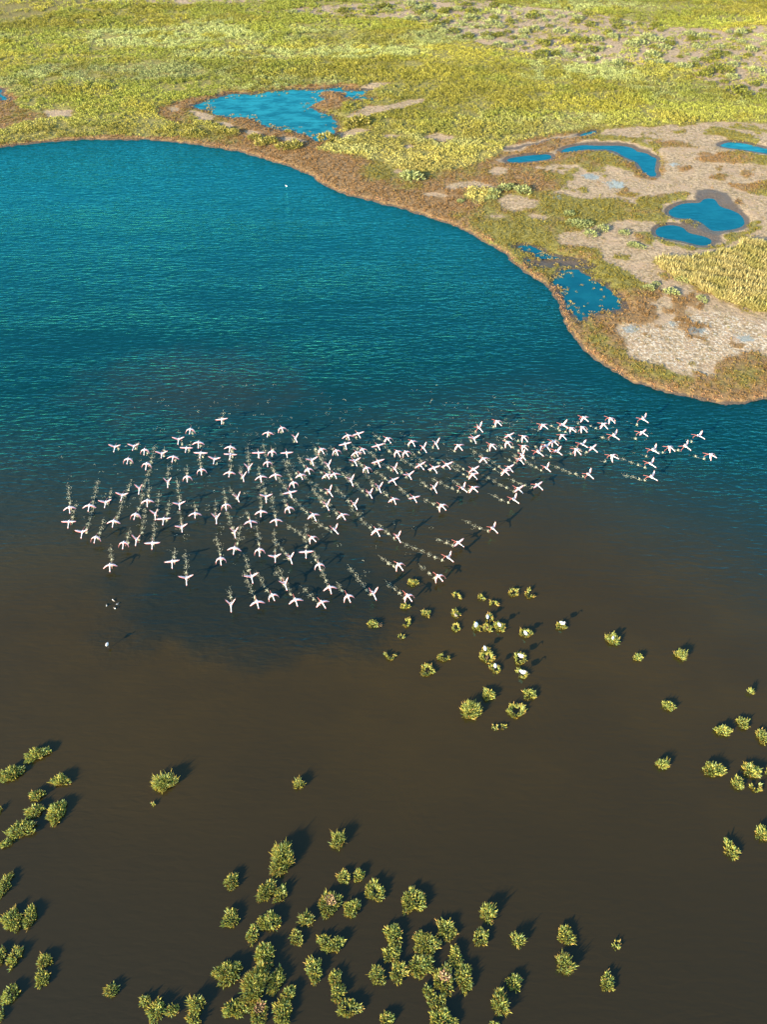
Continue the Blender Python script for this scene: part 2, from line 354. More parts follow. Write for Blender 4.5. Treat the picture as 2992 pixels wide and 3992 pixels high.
# ------------------------------------------------------------------ the ground: one sheet from the lagoon bed to the horizon
def axis(lo, hi, step, out_lo, out_hi):
    mid = list(np.arange(lo, hi+1e-6, step)); a = []; b = []
    s = step; p = lo
    while p > out_lo: s *= 1.35; p -= s; a.append(p)
    s = step; p = hi
    while p < out_hi: s *= 1.35; p += s; b.append(p)
    return np.array(a[::-1]+mid+b)
ax = axis(-112, 112, 0.40, -5000, 5000); ay = axis(66, 262, 0.40, -5000, 8000)
GX, GY = np.meshgrid(ax, ay)
gx = GX.ravel(); gy = GY.ravel()
fg = fields(gx, gy)
land, pond = fg['land'], fg['pond']
n1 = fbm(gx*0.8, gy*0.8, 31, 3); n2 = fbm(gx*0.12, gy*0.12, 41, 3)
z = np.clip(land*0.55, -0.7, 0.22) + sstep(0.5, 4, land)*(0.05+0.22*(n2-0.4)) + (n1-0.5)*0.07*sstep(0, 1.2, land)
z += sstep(-0.3, 0.5, fg['mat'])*0.06*sstep(0.1, 0.8, land)
z = np.maximum(z, np.where(land > 0.6, 0.10, -2))
zp = np.where(pond > -3.0, np.clip(-pond*0.16, -0.5, 0.5)+0.03, 9.0)       # the ponds lie 3 cm above the lagoon
z = np.minimum(z, zp)
z = np.where(gy < 60, -0.7, z)
def bary_ground_z(x, y):
    """height of the sheet at points inside its fine part"""
    i = np.clip(np.searchsorted(ax, x)-1, 0, len(ax)-2); j = np.clip(np.searchsorted(ay, y)-1, 0, len(ay)-2)
    Z = z.reshape(GX.shape)
    tx = (x-ax[i])/(ax[i+1]-ax[i]); ty = (y-ay[j])/(ay[j+1]-ay[j])
    return (Z[j, i]*(1-tx)+Z[j, i+1]*tx)*(1-ty) + (Z[j+1, i]*(1-tx)+Z[j+1, i+1]*tx)*ty
nx, ny = len(ax), len(ay)
idx = np.arange(nx*ny).reshape(ny, nx)
quads = np.stack([idx[:-1, :-1], idx[:-1, 1:], idx[1:, 1:], idx[1:, :-1]], -1).reshape(-1, 4)

def ground_material():
    k = N('marsh_ground'); p = k.pos()
    za = k.n('Attribute', attribute_name='zone_a'); zb = k.n('Attribute', attribute_name='zone_b')
    sa = k.n('SeparateColor'); k.t.links.new(za.outputs['Color'], sa.inputs[0])
    sb = k.n('SeparateColor'); k.t.links.new(zb.outputs['Color'], sb.inputs[0])
    nf = k.noise(p, 2.2, 5, 0.62); nm = k.noise(p, 0.45, 4); nfine = k.noise(p, 7.0, 4, 0.65)
    mud = k.mix(k.ramp(nf, 0.32, 0.68), (0.150, 0.112, 0.064), (0.36, 0.275, 0.165))
    mud = k.mix(k.ramp(nm, 0.42, 0.7), mud, (0.28, 0.205, 0.13))
    mud = k.mix(k.ramp(nfine, 0.58, 0.70), mud, (0.13, 0.10, 0.05))
    # salt crust in broken flakes
    flake = k.n('TexVoronoi', feature='DISTANCE_TO_EDGE', ins={'Scale': 4.2}); k.t.links.new(p, flake.inputs['Vector'])
    cr = k.math('MULTIPLY', sb.outputs[0], k.math('MULTIPLY', k.ramp(k.noise(p, 2.4, 4, 0.7), 0.50, 0.60), k.ramp(flake.outputs['Distance'], 0.02, 0.09)))
    mud = k.mix(cr, mud, (0.46, 0.42, 0.33))
    mat_n = k.math('ADD', sa.outputs[0], k.math('MULTIPLY', k.math('SUBTRACT', nf, 0.5), 1.1))
    matm = k.ramp(mat_n, 0.42, 0.58)
    red = k.mix(k.ramp(nf, 0.35, 0.65), (0.12, 0.075, 0.030), (0.22, 0.135, 0.055))
    grn = k.mix(k.ramp(nf, 0.35, 0.65), (0.095, 0.088, 0.018), (0.19, 0.165, 0.035))
    hue = k.ramp(k.math('ADD', sa.outputs[1], k.math('MULTIPLY', k.math('SUBTRACT', nm, 0.5), 1.0)), 0.3, 0.7)
    col = k.mix(matm, mud, k.mix(hue, grn, red))
    under = k.mix(k.ramp(nf, 0.35, 0.65), (0.13, 0.12, 0.03), (0.22, 0.19, 0.05))
    col = k.mix(k.ramp(k.math('ADD', k.n('Attribute', attribute_name='zone_a').outputs['Alpha'], k.math('MULTIPLY', k.math('SUBTRACT', nf, 0.5), 0.8)), 0.42, 0.6), col, under)
    col = k.mix(k.ramp(k.math('ADD', sb.outputs[1], k.math('MULTIPLY', k.math('SUBTRACT', nm, 0.5), 0.6)), 0.35, 0.65), col, k.mix(k.ramp(nf, 0.3, 0.7), (0.12, 0.085, 0.025), (0.16, 0.15, 0.035)))
    wet = k.ramp(k.math('ADD', sa.outputs[2], k.math('MULTIPLY', k.math('SUBTRACT', nf, 0.5), 0.5)), 0.3, 0.75)
    col = k.mix(k.math('MULTIPLY', wet, 0.88), col, (0.045, 0.035, 0.026))
    pale = k.ramp(k.math('ADD', sb.outputs[2], k.math('MULTIPLY', k.math('SUBTRACT', nf, 0.5), 0.9)), 0.45, 0.65)
    col = k.mix(k.math('MULTIPLY', pale, 0.55), col, (0.11, 0.19, 0.21))
    rough = k.math('SUBTRACT', 0.95, k.math('MULTIPLY', k.math('MAXIMUM', k.math('MULTIPLY', wet, 0.45), pale), 0.8))
    bump = k.n('Bump', ins={'Strength': 1.0, 'Distance': 0.22}); k.t.links.new(k.math('ADD', nf, k.math('MULTIPLY', nfine, 0.5)), bump.inputs['Height'])
    b = k.n('BsdfPrincipled', ins={'Base Color': col, 'Roughness': rough, 'Specular IOR Level': 0.3, 'Normal': bump.outputs[0]})
    return k.done(b.outputs[0])
gm = make_mesh('ground', np.stack([gx, gy, z], -1), quads, [ground_material()], smooth=True)
RC = G(*src('D', 790, 385))
hue = np.clip(0.38 + np.exp(-((gx-RC[0])/16.0)**2-((gy-RC[1])/13.0)**2)*0.45 + 0.9*(fbm(gx*0.09, gy*0.09, 51, 3)-0.5)*2 + 0.35*sstep(3.0, 0.0, land) + 0.25*sstep(-10, 30, -gx)*sstep(95, 140, gy), 0, 1)
damp = np.maximum(1.1*sstep(-1.3, -0.2, pond), 0.72*sstep(-0.2, 1.0, fg['damp']))
damp = np.maximum(damp, sstep(0.55, 0.1, land))
zone_a = np.stack([np.clip(0.5+fg['mat']*0.55, 0, 1), hue, damp, np.clip(0.5+0.4*np.maximum(fg['tall'], fg['reed'])-9*sstep(-1, 2, fg['sparse']), 0, 1)], -1)
zone_b = np.stack([sstep(-0.5, 1.2, fg['crust']), np.clip(0.5+0.3*fg['meadow'], 0, 1), np.clip(0.5+0.5*fg['pale'], 0, 1), np.ones_like(gx)], -1)
for nm_, arr in (('zone_a', zone_a), ('zone_b', zone_b)):
    at = gm.attributes.new(nm_, 'FLOAT_COLOR', 'POINT'); at.data.foreach_set('color', arr.astype(np.float32).ravel())
put('ground', gm, kind='structure', label='salt marsh ground of mud, mats and damp hollows around the lagoon')

# ------------------------------------------------------------------ water
def water_material(name, lagoon=True, weedy=False):
    k = N(name); p = k.pos()
    if lagoon:
        sep = k.n('SeparateXYZ'); k.t.links.new(p, sep.inputs[0])
        big = k.noise(p, 0.035, 3)
        yy = k.math('ADD', sep.outputs[1], k.math('MULTIPLY', k.math('SUBTRACT', big, 0.5), 16.0))
        bx = k.math('MULTIPLY', k.math('SUBTRACT', sep.outputs[0], 13.0), 1/15.0)
        yy = k.math('SUBTRACT', yy, k.math('MULTIPLY', k.math('EXPONENT', k.math('MULTIPLY', k.math('MULTIPLY', bx, bx), -1.0)), 6.5))
        yy = k.math('ADD', yy, k.math('MULTIPLY', k.math('MAXIMUM', k.math('SUBTRACT', sep.outputs[0], 20.0), 0.0), 0.45))
        far_mix = k.ramp(yy, 38.0, 78.0)
        mud_n = k.noise(k.mapv(p, 0.5, (0.06, 0.10, 1)), 1.0, 4, 0.6)
        silt = k.mix(k.ramp(mud_n, 0.35, 0.7), (0.0225, 0.0148, 0.0040), (0.0285, 0.0183, 0.0042))
        silt = k.mix(k.ramp(sep.outputs[1], 8.0, 40.0), (0.0165, 0.0118, 0.0042), silt)
        # rippled water reflecting the sky differently, put into the colour as a dark patch
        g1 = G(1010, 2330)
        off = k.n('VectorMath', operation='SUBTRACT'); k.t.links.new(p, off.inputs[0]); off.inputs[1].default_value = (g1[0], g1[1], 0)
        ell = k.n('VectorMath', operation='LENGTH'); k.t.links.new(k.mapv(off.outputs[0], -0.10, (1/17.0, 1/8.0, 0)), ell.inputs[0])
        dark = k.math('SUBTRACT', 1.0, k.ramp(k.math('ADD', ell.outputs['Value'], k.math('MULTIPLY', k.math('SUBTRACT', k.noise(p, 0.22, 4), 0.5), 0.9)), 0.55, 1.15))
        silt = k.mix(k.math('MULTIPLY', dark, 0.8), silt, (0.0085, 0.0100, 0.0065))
        far_blue = k.mix(k.ramp(sep.outputs[1], 70.0, 140.0), (0.0010, 0.0180, 0.0195), (0.0008, 0.042, 0.053))  # blue of the sky reflected at grazing view, partly put into the colour
        col = k.mix(far_mix, silt, far_blue)
        # silt stirred up on the flock's path
        g2 = G(*src('D', 430, 840))
        off2 = k.n('VectorMath', operation='SUBTRACT'); k.t.links.new(p, off2.inputs[0]); off2.inputs[1].default_value = (g2[0], g2[1], 0)
        el2 = k.n('VectorMath', operation='LENGTH'); k.t.links.new(k.mapv(off2.outputs[0], 0.2, (1/16.0, 1/9.0, 0)), el2.inputs[0])
        plume = k.math('SUBTRACT', 1.0, k.ramp(k.math('ADD', el2.outputs['Value'], k.math('MULTIPLY', k.math('SUBTRACT', k.noise(p, 0.25, 4), 0.5), 1.2)), 0.2, 1.2))
        col = k.mix(k.math('MULTIPLY', plume, 0.40), col, (0.021, 0.0165, 0.009))
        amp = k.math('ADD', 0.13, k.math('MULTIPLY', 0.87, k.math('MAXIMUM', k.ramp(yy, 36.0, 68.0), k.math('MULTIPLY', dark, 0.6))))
        lanes = k.ramp(k.noise(k.mapv(p, 0.15, (0.03, 0.10, 1)), 1.0, 3), 0.3, 0.7)
        amp = k.math('MULTIPLY', amp, k.math('ADD', 0.6, k.math('MULTIPLY', lanes, 0.8)))
        w1 = k.noise(k.mapv(p, math.radians(7), (0.28, 1.0, 1)), 2.7, 2, 0.45, 0.5)
        w2 = k.noise(k.mapv(p, math.radians(-24), (0.24, 1.0, 1)), 2.0, 2, 0.45, 0.3)
        w3 = k.noise(k.mapv(p, math.radians(33), (0.14, 1.0, 1)), 0.95, 1, 0.5, 0.2)
        h = k.math('ADD', k.math('ADD', w1, k.math('MULTIPLY', w2, 0.6)), k.math('MULTIPLY', w3, 0.5))
        h = k.math('MULTIPLY', h, amp)
        # rings spreading from the running birds
        for (u, v), wl, r0, r1, a in (((1900, 3000), 0.75, 4, 16, 0.009), ((1150, 2560), 0.8, 3, 14, 0.008), ((1500, 1980), 0.85, 9, 34, 0.022), ((2350, 2700), 0.7, 2, 12, 0.008)):
            g = G(u, v)
            dv = k.n('VectorMath', operation='DISTANCE'); k.t.links.new(k.mapv(p, 0, (1, 1, 0)), dv.inputs[0]); dv.inputs[1].default_value = (g[0], g[1], 0)
            d = k.math('ADD', dv.outputs['Value'], k.math('MULTIPLY', k.noise(p, 0.25, 2), 1.6))
            s = k.math('SINE', k.math('MULTIPLY', d, 2*math.pi/wl))
            win = k.math('MULTIPLY', k.ramp(d, r0, r0+3), k.math('SUBTRACT', 1.0, k.ramp(d, r1*0.5, r1)))
            win = k.math('MULTIPLY', win, k.ramp(k.noise(p, 0.12, 2), 0.42, 0.62))
            h = k.math('ADD', h, k.math('MULTIPLY', k.math('MULTIPLY', s, win), a))
        bump = k.n('Bump', ins={'Strength': 1.0, 'Distance': 0.145, 'Height': h})
    else:
        col = k.mix(k.ramp(k.noise(p, 0.35, 4, 0.6), 0.25, 0.75), (0.002, 0.042, 0.062), (0.004, 0.066, 0.088))
        if weedy:
            col = k.mix(k.ramp(k.noise(k.mapv(p, 0.0, (0.5, 1, 1)), 0.45, 5, 0.65), 0.38, 0.62), (0.003, 0.045, 0.055), (0.012, 0.125, 0.140))
        h = k.noise(k.mapv(p, 0.1, (0.4, 1, 1)), 1.6, 2)
        bump = k.n('Bump', ins={'Strength': 0.8, 'Distance': 0.06, 'Height': h})
    # clouded water body under a mirror surface
    dif = k.n('BsdfDiffuse', ins={'Color': col, 'Normal': bump.outputs[0]})
    glo = k.n('BsdfGlossy', ins={'Color': (0.11, 0.93, 0.97, 1), 'Roughness': 0.08, 'Normal': bump.outputs[0]})
    fr = k.n('Fresnel', ins={'IOR': 1.34, 'Normal': bump.outputs[0]})
    mx = k.n('MixShader', ins={0: fr.outputs[0]}); k.t.links.new(dif.outputs[0], mx.inputs[1]); k.t.links.new(glo.outputs[0], mx.inputs[2])
    return k.done(mx.outputs[0])
def offset_line(P, d, closed):
    """move a line's points sideways by d (to its left)"""
    if closed: T = np.roll(P, -1, 0)-np.roll(P, 1, 0)
    else: T = np.gradient(P, axis=0)
    T = T/np.linalg.norm(T, axis=1)[:, None]
    return P + d*np.stack([-T[:, 1], T[:, 0]], -1)
from mathutils.geometry import tessellate_polygon
def sheet(name, P, zz, m, **props):
    tris = tessellate_polygon([[Vector((x, y, 0)) for x, y in P]])
    f = []
    for a, b_, c in tris:
        n_ = (P[b_][0]-P[a][0])*(P[c][1]-P[a][1])-(P[b_][1]-P[a][1])*(P[c][0]-P[a][0])
        f.append((a, b_, c) if n_ > 0 else (a, c, b_))
    return put(name, make_mesh(name, [(x, y, zz) for x, y in P], f, [m]), kind='structure', **props)
WL = water_material('lagoon_water'); WP = water_material('pond_water', False); WM = water_material('weedy_pond_water', False, True)
lag = np.vstack([offset_line(shore_s, 2.2, False), [[5000, -5000], [-5000, -5000]]])
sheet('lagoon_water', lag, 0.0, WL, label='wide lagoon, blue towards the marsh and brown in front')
for kname, P in POND_W.items():
    c = P.mean(0)
    area = np.sum(P[:, 0]*np.roll(P[:, 1], -1)-np.roll(P[:, 0], -1)*P[:, 1])
    Q = offset_line(P, -0.5*math.copysign(1, area), True)
    sheet('pond_water', Q, 0.03, WM if kname in ('marsh', 'shallow') else WP, label='blue pond in the marsh (%s shaped)' % {'strip': 'short strip', 'hook': 'hook', 'oval': 'broad oval', 'bean': 'bean', 'sliver': 'thin sliver', 'pool': 'weedy pool by the bank', 'runnel': 'weedy runnel', 'marsh': 'wide branching', 'shallow': 'pale shallow', 'ditch': 'narrow ditch'}[kname])

# ------------------------------------------------------------------ plants: clumps made of many small leaf faces
def blade_set(n, spread, height, blen, bwid, lean=0.8, r=None, thick=0.35):
    """n kite-shaped leaves through a dome: vertices (n*4) and quads"""
    r = r or rng
    a = r.uniform(0, 2*np.pi, n); q = np.sqrt(r.uniform(0, 1, n))
    bx = np.cos(a)*q*spread; by = np.sin(a)*q*spread
    top = height*np.sqrt(np.clip(1-0.8*q*q, 0.05, 1))
    bz = r.uniform(0, 1, n)**0.7*np.maximum(top-blen*0.6, 0.0)
    dx = np.cos(a)*q*lean + r.normal(0, 0.35, n); dy = np.sin(a)*q*lean + r.normal(0, 0.35, n); dz = np.ones(n)*1.0
    L = np.sqrt(dx*dx+dy*dy+dz*dz); D = np.stack([dx, dy, dz], -1)/L[:, None]
    S = np.cross(D, r.normal(0, 0.8, (n, 3)) + np.stack([np.cos(a)*0.5, np.sin(a)*0.5, np.full(n, 0.6)], -1)); S /= np.linalg.norm(S, axis=1)[:, None]
    Ln = blen*r.uniform(0.65, 1.35, n); W = bwid*r.uniform(0.7, 1.3, n)
    B = np.stack([bx, by, bz], -1)
    mid = B + D*(Ln*0.55)[:, None]
    V = np.stack([B, mid - S*(W/2)[:, None], B + D*Ln[:, None], mid + S*(W/2)[:, None]], 1)
    return V.reshape(-1, 3)
def quads_for(n): return np.arange(n*4).reshape(n, 4)

def scatter_mesh(name, pts, scales, cols, templates, mats, **props):
    """join templates (k leaves each) at all points into ONE mesh; every leaf a little different in colour"""
    Vs, Cs = [], []
    which = rng.integers(0, len(templates), len(pts)); rot = rng.uniform(0, 2*np.pi, len(pts))
    for t, T in enumerate(templates):
        s = np.where(which == t)[0]
        if len(s) == 0: continue
        c, si = np.cos(rot[s]), np.sin(rot[s])
        x = T[None, :, 0]*c[:, None]-T[None, :, 1]*si[:, None]; y = T[None, :, 0]*si[:, None]+T[None, :, 1]*c[:, None]; zz = np.repeat(T[None, :, 2], len(s), 0)
        V = np.stack([x*scales[s, 0][:, None], y*scales[s, 0][:, None], zz*scales[s, 1][:, None]], -1) + pts[s][:, None, :]
        nb = T.shape[0]//4
        jit = np.repeat(rng.uniform(0.72, 1.28, (len(s), nb)), 4, 1)
        Vs.append(V.reshape(-1, 3)); Cs.append((cols[s][:, None, :]*jit[..., None]).reshape(-1, 3))
    V = np.concatenate(Vs); Cc = np.clip(np.concatenate(Cs), 0, 1)
    me = make_mesh(name, V, quads_for(len(V)//4), mats, Cc)
    return put(name, me, kind='stuff', **props)

def lerp(a, b, t): return a*(1-t[:, None]) + b*t[:, None]
YEL = np.array((0.195, 0.182, 0.028)); OLI = np.array((0.145, 0.140, 0.018)); SAGE = np.array((0.20, 0.225, 0.080)); DARK = np.array((0.07, 0.085, 0.014)); STRAW = np.array((0.34, 0.285, 0.085)); GREEN = np.array((0.150, 0.165, 0.026))
def scrub_colour(x, y):
    a = fbm(x*0.03, y*0.09, 101, 4); b = fbm(x*0.05+7, y*0.09, 131, 3); c = fbm(x*0.25, y*0.25, 151, 3)
    col = lerp(np.tile(GREEN, (len(x), 1)), np.tile(YEL, (len(x), 1)), sstep(0.42, 0.62, a+0.5*(c-0.5)))
    col = lerp(col, np.tile(SAGE, (len(x), 1)), sstep(0.52, 0.66, b+0.4*(c-0.5)))
    col = lerp(col, np.tile(OLI, (len(x), 1)), 0.9*sstep(0.55, 0.70, c))
    col = lerp(col, np.tile(STRAW, (len(x), 1)), 0.75*sstep(165, 120, y+20*(a-0.5)))
    col = col*(0.82+0.38*sstep(0.3, 0.7, fbm(x*0.022+3, y*0.10, 161, 4)))[:, None]
    return 1.40*col*rng.uniform(0.72, 1.3, len(x))[:, None]
# dense scrub that reads as one mass
def sample(n, x0, x1, y0, y1):
    return rng.uniform(x0, x1, n), rng.uniform(y0, y1, n)
X, Y = sample(150000, -115, 115, 108, 300)
keep = np.abs(X) < 30 + Y*0.42
X, Y = X[keep], Y[keep]
f = fields(X, Y)
dens = sstep(-0.2, 0.8, f['tall'])
gap = fbm(X*0.16, Y*0.3, 171, 3)
dens *= np.where(f['sparse'] > 0, 0.10+0.42*sstep(0.48, 0.60, fbm(X*0.5, Y*0.9, 177, 3))+0.4*sstep(0.5, 0.66, gap)*sstep(6, 0, f['sparse']), 1.0)
dens *= 0.35+0.65*sstep(0.36, 0.46, gap)
dens *= np.where(Y > 240, 0.75, 1.0)
dens = np.maximum(dens, 0.30*sstep(0, 1, f['meadow'])*sstep(0.42, 0.6, fbm(X*0.3, Y*0.5, 178, 3)))
keep = rng.uniform(0, 1, len(X)) < dens
X, Y = X[keep], Y[keep]
Zg = bary_ground_z(X, Y)
hgt = 0.30+1.1*fbm(X*0.16, Y*0.22, 181, 3)
T_SCRUB = [blade_set(17, 0.42, 0.52, 0.28, 0.13) for _ in range(8)]
sc = np.stack([rng.uniform(0.75, 1.35, len(X)), hgt*rng.uniform(0.8, 1.25, len(X))], -1)
scatter_mesh('marsh_scrub', np.stack([X, Y, Zg-0.03], -1), sc, scrub_colour(X, Y), T_SCRUB, [LEAF], label='dense yellow green marsh scrub behind the lagoon', category='scrub')
# pale reeds on the right
lo = REED.min(0); hi = REED.max(0)
X, Y = sample(16000, lo[0], min(hi[0], 95), lo[1], hi[1])
f = fields(X, Y)
row = np.sin((Y*0.93+X*0.36+3.0*fbm(X*0.22, Y*0.22, 191, 3))*2*np.pi/2.1)
keep = (f['reed'] > 0) & (rng.uniform(0, 1, len(X)) < 0.62+0.38*sstep(-0.6, 0.5, row))
X, Y, row = X[keep], Y[keep], row[keep]
T_REED = [blade_set(16, 0.30, 0.9, 0.62, 0.10, lean=0.5) for _ in range(5)]
cr = lerp(np.tile(np.array((0.36, 0.31, 0.12)), (len(X), 1)), np.tile(np.array((0.28, 0.255, 0.075)), (len(X), 1)), sstep(0.45, 0.7, fbm(X*0.3, Y*0.3, 201, 3)))*rng.uniform(0.8, 1.2, len(X))[:, None]
scatter_mesh('reed_bed', np.stack([X, Y, bary_ground_z(X, Y)-0.03], -1), np.stack([rng.uniform(0.8, 1.3, len(X)), (0.8+0.3*sstep(-0.6, 0.6, row))*rng.uniform(0.85, 1.15, len(X))], -1), cr, T_REED, [LEAF], label='pale yellow reed bed at the right edge of the spit', category='reeds')
# low fleshy mats of the banks
X, Y = sample(150000, -75, 90, 70, 190)
keep = (np.abs(X) < 22+Y*0.42)
X, Y = X[keep], Y[keep]
f = fields(X, Y)
fine = fbm(X*1.1, Y*1.1, 211, 3)
w = sstep(-0.25, 0.35, f['mat']+(fine-0.5)*1.2)*(f['tall'] < 0.4)
islet = (f['pond'] > -0.6) & (f['pond'] < 2.6) & (np.max([sdf(POND_W[q], X, Y) for q in ('pool', 'runnel', 'marsh')], 0) > -0.8)
w = np.maximum(w*(f['pond'] < 0.15), np.where(islet, 0.75*sstep(0.50, 0.60, fine)*sstep(2.6, 0.2, f['pond']), 0))
w *= (f['land'] > 0.12)
keep = rng.uniform(0, 1, len(X)) < w*0.62
X, Y, fine = X[keep], Y[keep], fine[keep]
fl, fp = f['land'][keep], f['pond'][keep]
hueM = np.clip(0.38 + np.exp(-((X-RC[0])/16.0)**2-((Y-RC[1])/13.0)**2)*0.45 + 0.9*(fbm(X*0.09, Y*0.09, 51, 3)-0.5)*2 + 0.35*sstep(3.0, 0.0, fl) + 0.25*sstep(-10, 30, -X)*sstep(95, 140, Y) + rng.normal(0, 0.12, len(X)), 0, 1)
cm = lerp(np.tile(np.array((0.175, 0.150, 0.024)), (len(X), 1)), np.tile(np.array((0.215, 0.125, 0.045)), (len(X), 1)), sstep(0.3, 0.75, hueM))
cm = lerp(cm, np.tile(np.array((0.33, 0.17, 0.085)), (len(X), 1)), 0.75*sstep(0.5, 0.1, fl-1.1*fbm(X*0.3, Y*0.3, 233, 2))*sstep(-45, -20, X))
cm = lerp(cm, np.tile(np.array((0.30, 0.22, 0.06)), (len(X), 1)), 0.7*sstep(-0.8, 0.1, fp))
cm *= rng.uniform(0.7, 1.3, len(X))[:, None]
T_MAT = [blade_set(9, 0.20, 0.13, 0.12, 0.10, lean=1.0) for _ in range(6)]
sm = np.stack([rng.uniform(0.8, 1.5, len(X)), rng.uniform(0.7, 1.6, len(X))], -1)
scatter_mesh('saltwort_mat', np.stack([X, Y, np.maximum(bary_ground_z(X, Y), 0.0)-0.01], -1), sm, cm, T_MAT, [LEAF], label='low red brown and green saltwort mats along the banks', category='ground cover')

# dry stubble and crumbs of plants on the bare flats
X, Y = sample(90000, -30, 95, 74, 172)
f = fields(X, Y)
fine = fbm(X*0.9, Y*0.9, 221, 3)
keep = (f['mat'] < 0.1) & (f['tall'] < 0) & (f['reed'] < 0) & (f['pond'] < -0.9) & (f['land'] > 1) & (f['damp'] < 0.2) & (rng.uniform(0, 1, len(X)) < 0.12+0.5*sstep(0.42, 0.66, fine))
X, Y = X[keep], Y[keep]
cl = lerp(np.tile(np.array((0.30, 0.22, 0.12)), (len(X), 1)), np.tile(np.array((0.17, 0.15, 0.045)), (len(X), 1)), (rng.uniform(0, 1, len(X)) < 0.5).astype(float))*rng.uniform(0.7, 1.3, len(X))[:, None]
T_LIT = [blade_set(4, 0.16, 0.08, 0.12, 0.07, lean=1.4) for _ in range(6)]
scatter_mesh('dry_stubble', np.stack([X, Y, bary_ground_z(X, Y)-0.01], -1), np.stack([rng.uniform(0.7, 1.5, len(X)), rng.uniform(0.6, 1.4, len(X))], -1), cl, T_LIT, [LEAF], label='dry stubble strewn over the bare mud flats', category='ground cover')

# ------------------------------------------------------------------ single shrubs on land
STEM = simple_mat('twig_bark', (0.16, 0.11, 0.06), 0.9, 0.1)
def twig(p, q, r0, r1, seg=4):
    """a tapered twig as vertices and faces"""
    d = np.array(q)-np.array(p); d = d/np.linalg.norm(d)
    a = np.cross(d, (0.3, 0.9, 0.2)); a /= np.linalg.norm(a); b = np.cross(d, a)
    V = []
    for c, r in ((p, r0), (q, r1)):
        for k in range(seg):
            t = 2*math.pi*k/seg
            V.append(np.array(c)+r*(math.cos(t)*a+math.sin(t)*b))
    F = [(k, (k+1) % seg, seg+(k+1) % seg, seg+k) for k in range(seg)]
    return V, F
def shrub_mesh(name, cols, n=170, spread=0.8, height=0.9):
    V = blade_set(n, spread, height, 0.34, 0.14, lean=0.9)
    base = np.array(cols)[rng.integers(0, len(cols), n)]*rng.uniform(0.75, 1.25, n)[:, None]
    return make_mesh(name, V, quads_for(n), [LEAF], np.repeat(base, 4, 0))
SH_GREEN = [shrub_mesh('shrub_leaves', [GREEN, OLI, DARK, GREEN*1.2]) for _ in range(4)]
SH_SAGE = [shrub_mesh('shrub_leaves', [SAGE, SAGE*1.25, np.array((0.24, 0.27, 0.11))]) for _ in range(4)]
SH_YEL = [shrub_mesh('shrub_leaves', [YEL, STRAW, YEL*0.8]) for _ in range(3)]
def land_shrub(u, v, size, meshes, look, group):
    g = G(u, v, 0.3)
    zz = float(bary_ground_z(np.array([g[0]]), np.array([g[1]]))[0])
    o = put('marsh_shrub', rnd.choice(meshes))
    o.location = (g[0], g[1], zz-0.04); o.rotation_euler = (0, 0, rnd.uniform(0, 6.28)); s = size/1.6
    o.scale = (s*rnd.uniform(0.85, 1.3), s*rnd.uniform(0.85, 1.15), s*rnd.uniform(0.65, 0.95))
    o['label'] = unique('%s, %s' % (look, where(u, v)), u, v); o['category'] = 'shrub'; o['group'] = group
    return o
for x, y, s in [(210, 455, 2.2), (100, 440, 1.8), (40, 470, 2.0), (485, 590, 1.6), (500, 640, 1.7), (545, 655, 2.0), (590, 650, 1.6), (610, 712, 1.8), (685, 677, 2.0), (810, 700, 1.8), (870, 770, 1.4), (905, 782, 1.3), (140, 428, 1.6), (22, 500, 1.8), (560, 668, 1.5)]:
    u, v = src('6', x, y); land_shrub(u, v, s, SH_SAGE, 'pale sage green shrub on the spit', 'pale shrubs on the spit')
for t, x, y, s in [('5', 430, 415, 3.0), ('5', 385, 400, 2.2), ('5', 820, 600, 1.2), ('4', 870, 352, 1.3), ('4', 1330, 300, 3.2), ('4', 1280, 320, 2.6), ('4', 1120, 405, 3.0), ('4', 690, 440, 2.2), ('4', 750, 425, 2.2), ('4', 900, 455, 3.0), ('4', 830, 462, 2.4), ('4', 650, 400, 2.0), ('7', 1090, 370, 1.6), ('7', 1275, 410, 1.4), ('7', 960, 345, 1.5), ('7', 1150, 295, 2.0), ('7', 860, 85, 1.3), ('7', 1000, 320, 1.2), ('4', 240, 375, 2.2), ('4', 450, 355, 2.0), ('4', 510, 375, 2.0)]:
    u, v = src(t, x, y); land_shrub(u, v, s, SH_YEL if t == '4' else SH_SAGE, 'yellow tussock near the branching pond' if t == '4' else 'sage coloured tussock at the edge of the mats', 'tussocks between pond and lagoon')
k_ = 0; tries = 0
spots = []
while k_ < 150 and tries < 6000:
    tries += 1
    u = rnd.uniform(1000, 2980); v = rnd.uniform(20, 400)
    g = G(u, v)
    sp = max(float(sdf(P, np.array([g[0]]), np.array([g[1]]), 12.0)[0]) for P in SPARSE)
    if sp < 0.5: continue
    if any((g[0]-a)**2+(g[1]-b)**2 < 4.5 for a, b in spots): continue
    spots.append((g[0], g[1])); k_ += 1
    ms, lk = ((SH_GREEN, 'green shrub on bare pinkish mud') if rnd.random() < 0.6 else (SH_SAGE, 'grey green shrub on bare pinkish mud'))
    land_shrub(u, v, rnd.uniform(1.1, 2.9), ms, lk, 'shrubs scattered over the bare mud')

